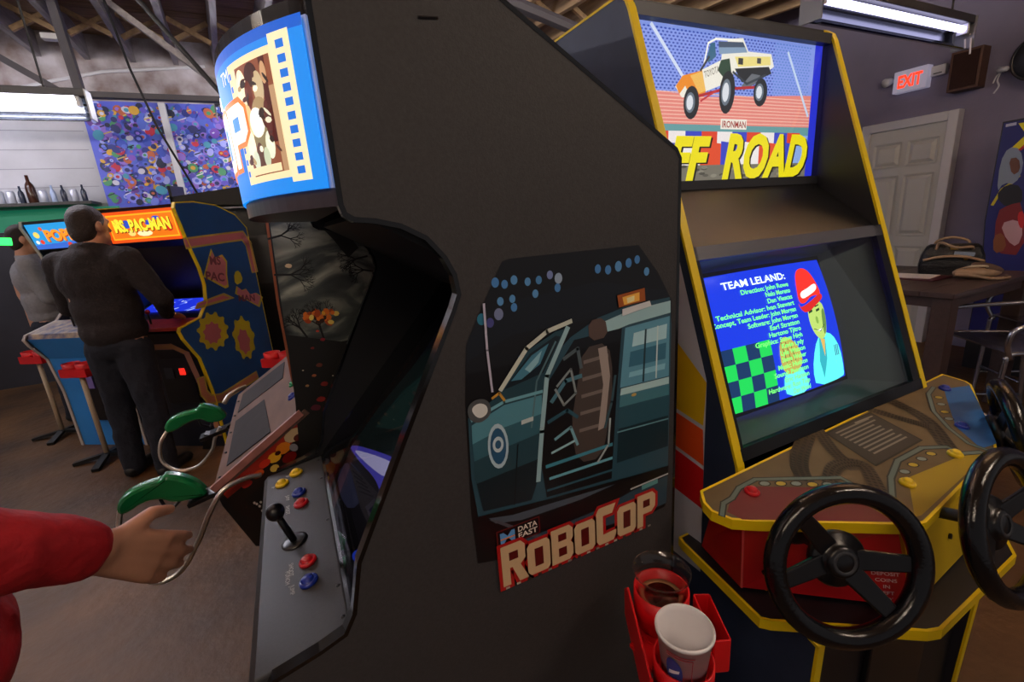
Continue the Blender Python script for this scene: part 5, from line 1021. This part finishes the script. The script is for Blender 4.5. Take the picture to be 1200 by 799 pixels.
MB().tube(spline([(-.15, -.07, .10), (-.05, -.085, .125), (.06, -.085, .12), (.15, -.07, .09)]), .009, 8).obj('trim_strap', 'tan', t, True)
MB().box(-.02, .02, -.052, -.044, .165, .19).obj('clasp', mat('brass_clasp', '#c8a050', .3, metal=1), t, bevel=.003); MB().ell((.06, -.075, .11), (.012, .008, .012)).obj('stud', mat('brass_stud', '#c8a050', .3, metal=1), t, True); MB().obox((.05, -.068, .14), (.10, .006, .025), Matrix.Rotation(.1, 3, 'Y')).obj('label_patch', 'chrome', t)
world()
t = thing('pouch', 'tan folded pouch with dark brown flap lying beside the handbag', 'pouch', (3.86, 1.305, TZ), math.radians(-50))
m = MB(); m.ell((0, 0, .04), (.12, .055, .04)); m.obj('pouch_body', 'tan', t, True); m = MB(); m.ell((.05, .01, .065), (.085, .05, .03), Matrix.Rotation(.3, 3, 'Y')); m.obj('flap', mat('taupe_flap', '#5a463c', .6), t, True)
MB().tube(spline([(-.11, -.02, .03), (-.05, -.06, .03), (.04, -.075, .012), (.13, -.05, .012), (.15, .02, .012)]), .009, 8).obj('strap', 'tan', t, True); MB().torus((-.02, -.03, .075), (0, .3, 1), .05, .006, 24, 8).obj('piping', mat('cream_piping', '#c8b8a0', .5), t, True)
world()
tag(MB().box(3.62, 3.87, 1.42, 1.78, TZ, TZ+.008).obj('folder', 'maroon', bevel=.002), 'maroon folder under the papers on the dark table', 'folder')
m = MB(); m.obox((3.75, 1.60, TZ+.0105), (.20, .26, .003), Matrix.Rotation(.12, 3, 'Z')); tag(m.obj('paper_sheet', 'paper'), 'white papers lying in front of the handbag', 'paper')

def chair(label, loc, rz):
    """counter height slatted aluminium armchair, front towards -y"""
    t = thing('armchair', label, 'chair', loc, rz, 'aluminium armchairs at the table'); SH = .62
    for k in range(7): MB().obox((0, -.19+k*.062, SH+.003*math.cos(k)), (.42, .052, .010), Matrix.Rotation(.05, 3, 'X')).obj('seat_slat', 'alu', t, bevel=.002)
    for k in range(5): MB().obox((0, .235+k*.018, SH+.16+k*.062), (.40, .008, .050), Matrix.Rotation(-.25, 3, 'X')).obj('back_slat', 'alu', t, bevel=.002)
    for s in (-1, 1):
        x = s*.225
        MB().tube(spline([(x, -.24, 0), (x, -.22, SH-.10), (x, -.21, SH-.02), (x, -.14, SH+.0), (x, .20, SH-.01)], 6), .0125, 10).obj('front_leg', 'alu', t, True)
        MB().tube(spline([(x, .26, 0), (x, .22, SH*.6), (x, .20, SH+.05), (x, .25, SH+.25), (x, .32, SH+.45)], 6), .0125, 10).obj('rear_leg', 'alu', t, True)
        MB().tube(spline([(x, -.20, SH-.03), (x*1.08, -.235, SH+.06), (x*1.1, -.20, SH+.14), (x*1.1, .0, SH+.16), (x*1.05, .20, SH+.17), (x, .27, SH+.19)], 6), .0125, 10).obj('armrest', 'alu', t, True)
        MB().tube([(x, -.225, .22), (x, .24, .22)], .009, 8).obj('side_rail', 'alu', t, True)
    MB().tube([(-.225, -.225, .26), (.225, -.225, .26)], .011, 8).obj('foot_rail', 'alu', t, True); MB().tube([(-.225, .31, SH+.44), (-.1, .335, SH+.47), (.1, .335, SH+.47), (.225, .31, SH+.44)], .0125, 8).obj('top_rail', 'alu', t, True)
    return t
chair('slatted aluminium armchair nearest the blue steering wheel', (3.53, .965, 0), math.radians(-127))
chair('slatted aluminium armchair tucked farther along the table', (4.20, .985, 0), math.radians(-127))
world()

# ================================================================== BACK BAR
tag(MB().box(-5.5, -1.86, FARY-.34, FARY-.02, 1.985, 2.02).obj('bottle_shelf', mat('dark_shelf', '#33302e', .5), bevel=.004), 'dark shelf on the far wall holding cans and bottles', 'shelf')
M['gpanel'] = mat('green_backlit_panel', '#1f8a68', .5, emit=.35)
tag(MB().box(-5.5, -1.70, FARY-.06, FARY-.02, 1.74, 1.97).obj('lit_panel', 'gpanel'), 'green lit back bar panel under the bottle shelf', 'panel')
struct(MB().box(-5.5, 2.5, FARY-.12, FARY-.01, 0, 1.735).obj('trim_10', mat('dark_lower_wall', '#2a2830', .7, noise=(3, .7))))
M['can'] = mat('silver_can', '#c8ccd8', .35, metal=.4); M['bb'] = mat('brown_bottle_glass', '#3a1c10', .2); M['gb'] = mat('dark_bottle', '#2a3040', .2); M['cb'] = mat('clear_blue_bottle', '#a8b8d8', .2)
CANP = [(0, 0), (.028, 0), (.033, .008), (.033, .105), (.027, .118), (0, .118)]; BOTP = [(0, 0), (.034, 0), (.036, .01), (.036, .14), (.03, .17), (.014, .20), (.013, .255), (0, .256)]
mesh = {}
shelfz = 2.02
for k in range(17):
    x = -3.35+k*.088; 
    if x > -1.9: break
    knd = 'can' if k < 10 or k % 3 == 0 else 'bottle'
    if k in (11,): knd = 'tall'
    pts = CANP if knd == 'can' else BOTP; sc = {'can': 1.15, 'bottle': .72, 'tall': 1.15}[knd]
    world(); ORG = Vector((x, FARY-.22, shelfz))
    o = MB().lathe([(r*sc, z*sc) for r, z in pts], ORG, (0, 0, 1), 14).obj('drink_can' if knd == 'can' else 'bottle', {'can': 'can', 'bottle': ['gb', 'cb'][k % 2], 'tall': 'bb'}[knd], None, True)
    if knd == 'can': tag(o, 'silver drink can in the row on the back bar shelf', 'can', 'cans on the back bar shelf')
    elif knd == 'tall': tag(o, 'tall brown bottle standing above the cans on the shelf', 'bottle')
    else: tag(o, ['small dark bottle on the back bar shelf', 'small pale bottle on the back bar shelf'][k % 2], 'bottle', 'small bottles on the back bar shelf')
world()
# ledge below the mural with a few boxes
tag(MB().box(-1.84, .2, FARY-.5, FARY-.05, 1.84, 1.92).obj('wall_ledge', mat('grey_ledge', '#6d6660', .6), bevel=.004), 'grey ledge running below the mural', 'ledge')
for k, (x, c, lab) in enumerate(((-1.28, '#5a2030', 'dark red'), (-1.20, '#c8a050', 'mustard'), (-1.12, '#3a8a58', 'green'), (-1.03, '#a03038', 'red'))):
    tag(MB().box(x, x+.07, FARY-.52, FARY-.505, 1.845, 1.915).obj('sign_card', mat('card_%d' % k, c, .6)), 'small %s card on the edge of the wall ledge' % lab, 'card')
tag(MB().obox(at(3, 283, 1, 4.3), (.09, .02, .05), Matrix.Rotation(.1, 3, 'Y')).obj('neon_strip', mat('green_neon', '#30ff60', .4, emit=2.5), bevel=.006), 'bright green neon strip at the far left edge', 'neon light')

# ================================================================== PEOPLE
def blob(mb, name, m, parent, vox, smooth=4, disp=None):
    o = mb.obj(name, m, parent, True)
    r = o.modifiers.new('remesh', 'REMESH'); r.mode = 'VOXEL'; r.voxel_size = vox; r.use_smooth_shade = True
    s = o.modifiers.new('smooth', 'SMOOTH'); s.factor = .5; s.iterations = smooth
    if disp:
        tx = bpy.data.textures.new(name+'_folds', 'CLOUDS'); tx.noise_scale = disp[1]; tx.noise_depth = 2
        d_ = o.modifiers.new('folds', 'DISPLACE'); d_.texture = tx; d_.strength = disp[0]; d_.mid_level = .5; d_.texture_coords = 'LOCAL'
    return o
def hand(mb, wr, d, up, side, s=1.0, curl=.5):
    """palm and five fingers from the wrist wr, pointing along d; up = back of the hand; side = +-1 thumb side"""
    d = Vector(d).normalized(); up = Vector(up); up = (up-d*up.dot(d)).normalized(); r = d.cross(up)*side
    pc = wr+d*.05*s
    for k in (-.028, -.010, .010, .028): mb.cap(wr+r*k*.6*s+d*.01, wr+r*k*s+d*.088*s, .016*s, .0125*s, 10)
    for k, L, o_ in ((.030, .062, .084), (.010, .074, .092), (-.010, .070, .090), (-.029, .054, .082)):
        a0 = wr+r*k*s+d*o_*s; d1 = (d-up*curl*.5).normalized(); d2 = (d-up*curl*1.5).normalized(); b1 = a0+d1*L*.52*s+r*k*.12*s; b2 = b1+d2*L*.48*s
        mb.cap(a0, b1, .0098*s, .0090*s, 10); mb.cap(b1, b2, .0090*s, .0075*s, 10)
    th0 = wr+r*.026*s+d*.022*s; th1 = th0+(r*.75+d*.7-up*.25).normalized()*.045*s; th2 = th1+(r*.25+d*.95-up*.3).normalized()*.036*s
    mb.cap(th0, th1, .0145*s, .011*s, 10); mb.cap(th1, th2, .0108*s, .0088*s, 10)
def head(mb, hair, c, f, s=1.0, beard=False):
    """c centre of the head, f facing direction (horizontal)"""
    f = Vector(f).normalized(); u = Vector((0, 0, 1)); r = f.cross(u); R = Matrix((r, f, u)).transposed()
    mb.ell(c+u*.02*s, (.074*s, .092*s, .098*s), R, 20, 14); mb.ell(c+f*.030*s-u*.055*s, (.056*s, .062*s, .066*s), R, 16, 12)
    mb.cap(c+f*.088*s+u*.012*s, c+f*.106*s-u*.022*s, .010*s, .014*s, 8); mb.cap(c+f*.084*s-u*.060*s-r*.018*s, c+f*.084*s-u*.060*s+r*.018*s, .009*s, .009*s, 8); mb.cap(c+f*.074*s+u*.03*s-r*.04*s, c+f*.074*s+u*.03*s+r*.04*s, .014*s, .014*s, 8); mb.ell(c+f*.07*s-u*.10*s, (.026*s, .022*s, .02*s), R)
    for q in (-1, 1): mb.ell(c+r*q*.078*s-f*.006*s+u*.0*s, (.011*s, .020*s, .032*s), R, 10, 8)
    mb.cap(c-u*.06*s-f*.016*s, c-u*.16*s-f*.03*s, .056*s, .062*s, 14)
    hair.ell(c+u*.032*s-f*.012*s, (.081*s, .094*s, .096*s), R, 20, 14); hair.ell(c-f*.045*s-u*.012*s, (.073*s, .058*s, .085*s), R, 18, 12)
    return R
def eyes(c, f, s, parent):
    f = Vector(f).normalized(); u = Vector((0, 0, 1)); r = f.cross(u)
    for q in (-1, 1):
        MB().ell(c+f*.082*s+u*.008*s+r*q*.031*s, (.012*s, .008*s, .009*s)).obj('eye', mat('eye_white', '#d8d0c8', .3), parent, True); MB().ell(c+f*.0895*s+u*.008*s+r*q*.031*s, (.005*s, .003*s, .005*s)).obj('pupil', 'hair', parent, True)

# man in charcoal hooded top, back to the viewer, right hand on the blue cabinet
bx, by = -1.045, 3.58
fd = Vector((.42, .91, 0)).normalized(); rd = Vector((fd.y, -fd.x, 0)); U = Vector((0, 0, 1))
def Q(r_, f_, z_): return Vector((bx, by, 0))+rd*r_+fd*f_+U*z_
t = thing('person', 'person in a charcoal hooded top and dark jeans playing with back to the viewer', 'person', (bx, by, 0), None)
hd = Q(-.015, .06, 1.605)
sk = MB(); hr = MB(); head(sk, hr, hd, (fd*.97+rd*.2), 1.04)
sh_l, sh_r = Q(-.20, .0, 1.40), Q(.20, .0, 1.40); el_r = Q(.33, .02, 1.15); wr_r = Q(.20, .20, 1.03); el_l = Q(-.30, .08, 1.13); wr_l = Q(-.24, .33, 1.02)
for sA, eA, wA in ((sh_l, el_l, wr_l), (sh_r, el_r, wr_r)): sk.cap(sA, eA, .055, .042); sk.cap(eA, wA, .040, .028)
sk.ell(Q(0, 0, 1.22), (.17, .11, .28)); sk.cap(Q(-.09, 0, .90), Q(-.10, 0, .50), .085, .058); sk.cap(Q(.09, 0, .90), Q(.11, -.02, .50), .085, .058); sk.cap(Q(-.10, 0, .50), Q(-.11, -.02, .09), .055, .040); sk.cap(Q(.11, -.02, .50), Q(.12, -.05, .09), .055, .040); sk.cap(Q(0, .0, .93), Q(0, 0, 1.1), .10, .12)
hand(sk, wr_r, fd*.9-U*.25, U, -1, .95, .4); hand(sk, wr_l, fd*.9-U*.25, U, 1, .95, .4)
blob(sk, 'body', 'skin', t, .0075, 2); blob(hr, 'hair', 'hair', t, .012, 2)
tp = MB()
R_ = Matrix((rd, fd, U)).transposed()
tp.ell(Q(0, -.01, 1.30), (.215, .135, .20), R_, 20, 14); tp.ell(Q(0, 0, 1.12), (.195, .140, .24), R_, 20, 14); tp.ell(Q(0, .0, .985), (.19, .145, .13), R_, 20, 12); tp.cap(Q(-.14, 0, 1.415), Q(.14, 0, 1.415), .075, .075)
for sA, eA, wA in ((sh_l, el_l, wr_l), (sh_r, el_r, wr_r)): tp.cap(sA, eA, .082, .060); tp.cap(eA, wA+(eA-wA)*.08, .060, .043)
tp.torus(Q(0, .01, 1.475), (fd*.25+U), .072, .030, 24, 10); tp.ell(Q(0, -.085, 1.40), (.115, .055, .085), R_)
blob(tp, 'hooded_top', 'sweat', t, .012, 5, (.022, .11))
jn = MB(); jn.ell(Q(0, 0, .90), (.175, .125, .12), R_); jn.cap(Q(-.085, 0, .86), Q(-.105, .0, .48), .105, .078); jn.cap(Q(.085, 0, .86), Q(.115, -.02, .48), .105, .078); jn.cap(Q(-.105, 0, .48), Q(-.115, -.02, .06), .078, .066); jn.cap(Q(.115, -.02, .48), Q(.125, -.05, .06), .078, .066)
blob(jn, 'jeans', 'jean', t, .013, 4, (.018, .08))
for q, ff in ((-.115, -.02), (.125, -.05)):
    m = MB(); m.cap(Q(q, ff-.03, .045), Q(q*1.1, ff+.17, .038), .045, .036); o = blob(m, 'shoe', 'shoe', t, .01, 2)
world()
# person in pale grey sweater at the far left, facing right
bx, by = -1.97, 5.30
fd = Vector((.95, .30, 0)).normalized(); rd = Vector((fd.y, -fd.x, 0)); R_ = Matrix((rd, fd, U)).transposed()
t = thing('person', 'person in a pale grey sweatshirt and dark trousers at the far left edge', 'person', (bx, by, 0), None)
hd = Q(0, .02, 1.60); sk = MB(); hr = MB(); head(sk, hr, hd, fd, 1.02)
sk.ell(Q(0, 0, 1.2), (.14, .11, .27)); sk.cap(Q(0, 0, .88), Q(0, 0, 1.1), .12, .12)
sh_r, sh_l = Q(.19, 0, 1.39), Q(-.19, 0, 1.39); el_r = Q(.25, .06, 1.12); wr_r = Q(.20, .27, 1.03); el_l = Q(-.25, .06, 1.12); wr_l = Q(-.16, .28, 1.0)
for sA, eA, wA in ((sh_l, el_l, wr_l), (sh_r, el_r, wr_r)): sk.cap(sA, eA, .052, .040); sk.cap(eA, wA, .038, .027)
for q in (-1, 1): sk.cap(Q(q*.09, 0, .88), Q(q*.10, 0, .48), .08, .055); sk.cap(Q(q*.10, 0, .48), Q(q*.10, -.02, .08), .052, .038)
hand(sk, wr_r, fd-U*.2, U, -1, .95, .6); hand(sk, wr_l, fd-U*.2, U, 1, .95, .6)
blob(sk, 'body', 'skin', t, .0075, 2); blob(hr, 'hair', 'hair', t, .012, 2); eyes(hd, fd, 1.02, t)
tp = MB(); tp.ell(Q(0, 0, 1.28), (.205, .135, .19), R_, 20, 14); tp.ell(Q(0, .02, 1.08), (.185, .145, .22), R_, 20, 14); tp.ell(Q(0, .02, .96), (.175, .135, .10), R_); tp.cap(Q(-.13, 0, 1.40), Q(.13, 0, 1.40), .07, .07); tp.torus(Q(0, .01, 1.465), U, .065, .020, 24, 10)
for sA, eA, wA in ((sh_l, el_l, wr_l), (sh_r, el_r, wr_r)): tp.cap(sA, eA, .078, .058); tp.cap(eA, wA+(eA-wA)*.1, .058, .040)
blob(tp, 'sweatshirt', 'greysw', t, .012, 5, (.018, .10))
jn = MB(); jn.ell(Q(0, 0, .88), (.165, .12, .11), R_)
for q in (-1, 1): jn.cap(Q(q*.085, 0, .85), Q(q*.10, 0, .48), .10, .075); jn.cap(Q(q*.10, 0, .48), Q(q*.10, -.02, .05), .074, .062)
blob(jn, 'trousers', 'jean', t, .013, 4, (.015, .08))
for q in (-1, 1): m = MB(); m.cap(Q(q*.1, -.05, .045), Q(q*.11, .16, .038), .044, .035); blob(m, 'shoe', 'shoe', t, .01, 2)
world()
# person in a red jacket reaching in from the left edge
bx, by = -.685, .86
fd = Vector((1, .03, 0)).normalized(); rd = Vector((fd.y, -fd.x, 0)); R_ = Matrix((rd, fd, U)).transposed()
t = thing('person', 'person in a red jacket reaching an arm in from the left edge', 'person', (bx, by, 0), None)
hd = Q(0, .0, 1.62); sk = MB(); hr = MB(); head(sk, hr, hd, fd, 1.0); sk.ell(Q(0, 0, 1.2), (.14, .11, .27)); sk.cap(Q(0, 0, .88), Q(0, 0, 1.1), .12, .12)
sh_r, sh_l = Q(.19, 0, 1.39), Q(-.19, 0, 1.39); el_r = at(-75, 650, 1, .72); wr_r = at(112, 645, 1, .82); el_l = Q(-.26, -.08, 1.12); wr_l = Q(-.27, -.04, .87)
for sA, eA, wA in ((sh_l, el_l, wr_l), (sh_r, el_r, wr_r)): sk.cap(sA, eA, .050, .042); sk.cap(eA, wA, .040, .029)
for q in (-1, 1): sk.cap(Q(q*.09, 0, .88), Q(q*.10, 0, .48), .08, .055); sk.cap(Q(q*.10, 0, .48), Q(q*.10, -.02, .08), .052, .038)
hdir = (wr_r-el_r).normalized()
hand(sk, wr_r+hdir*.005, hdir*.9-U*.15, U*.50+rd*.85, -1, 1.08, .35); hand(sk, wr_l, -U+fd*.4, rd*-1, 1, 1.0, .5)
blob(sk, 'body', 'skin', t, .005, 3); blob(hr, 'hair', 'hair', t, .012, 2); eyes(hd, fd, 1.0, t)
tp = MB(); tp.ell(Q(0, 0, 1.28), (.21, .14, .19), R_, 20, 14); tp.ell(Q(0, .02, 1.06), (.195, .155, .24), R_, 20, 14); tp.ell(Q(0, .03, .88), (.20, .17, .14), R_); tp.cap(Q(-.13, 0, 1.40), Q(.13, 0, 1.40), .07, .07); tp.torus(Q(0, .01, 1.465), U, .068, .022, 24, 10)
for sA, eA, wA in ((sh_l, el_l, wr_l), (sh_r, el_r, wr_r)): tp.cap(sA, eA, .078, .060); tp.cap(eA, wA+(eA-wA)*.14, .060, .047)
blob(tp, 'jacket', 'redj', t, .011, 5, (.016, .09))
jn = MB(); jn.ell(Q(0, 0, .84), (.165, .12, .11), R_)
for q in (-1, 1): jn.cap(Q(q*.085, 0, .83), Q(q*.10, 0, .48), .10, .075); jn.cap(Q(q*.10, 0, .48), Q(q*.10, -.02, .05), .074, .062)
blob(jn, 'trousers', 'jean', t, .013, 4, (.015, .08))
for q in (-1, 1): m = MB(); m.cap(Q(q*.1, -.05, .045), Q(q*.11, .16, .038), .044, .035); blob(m, 'shoe', 'shoe', t, .01, 2)
world()
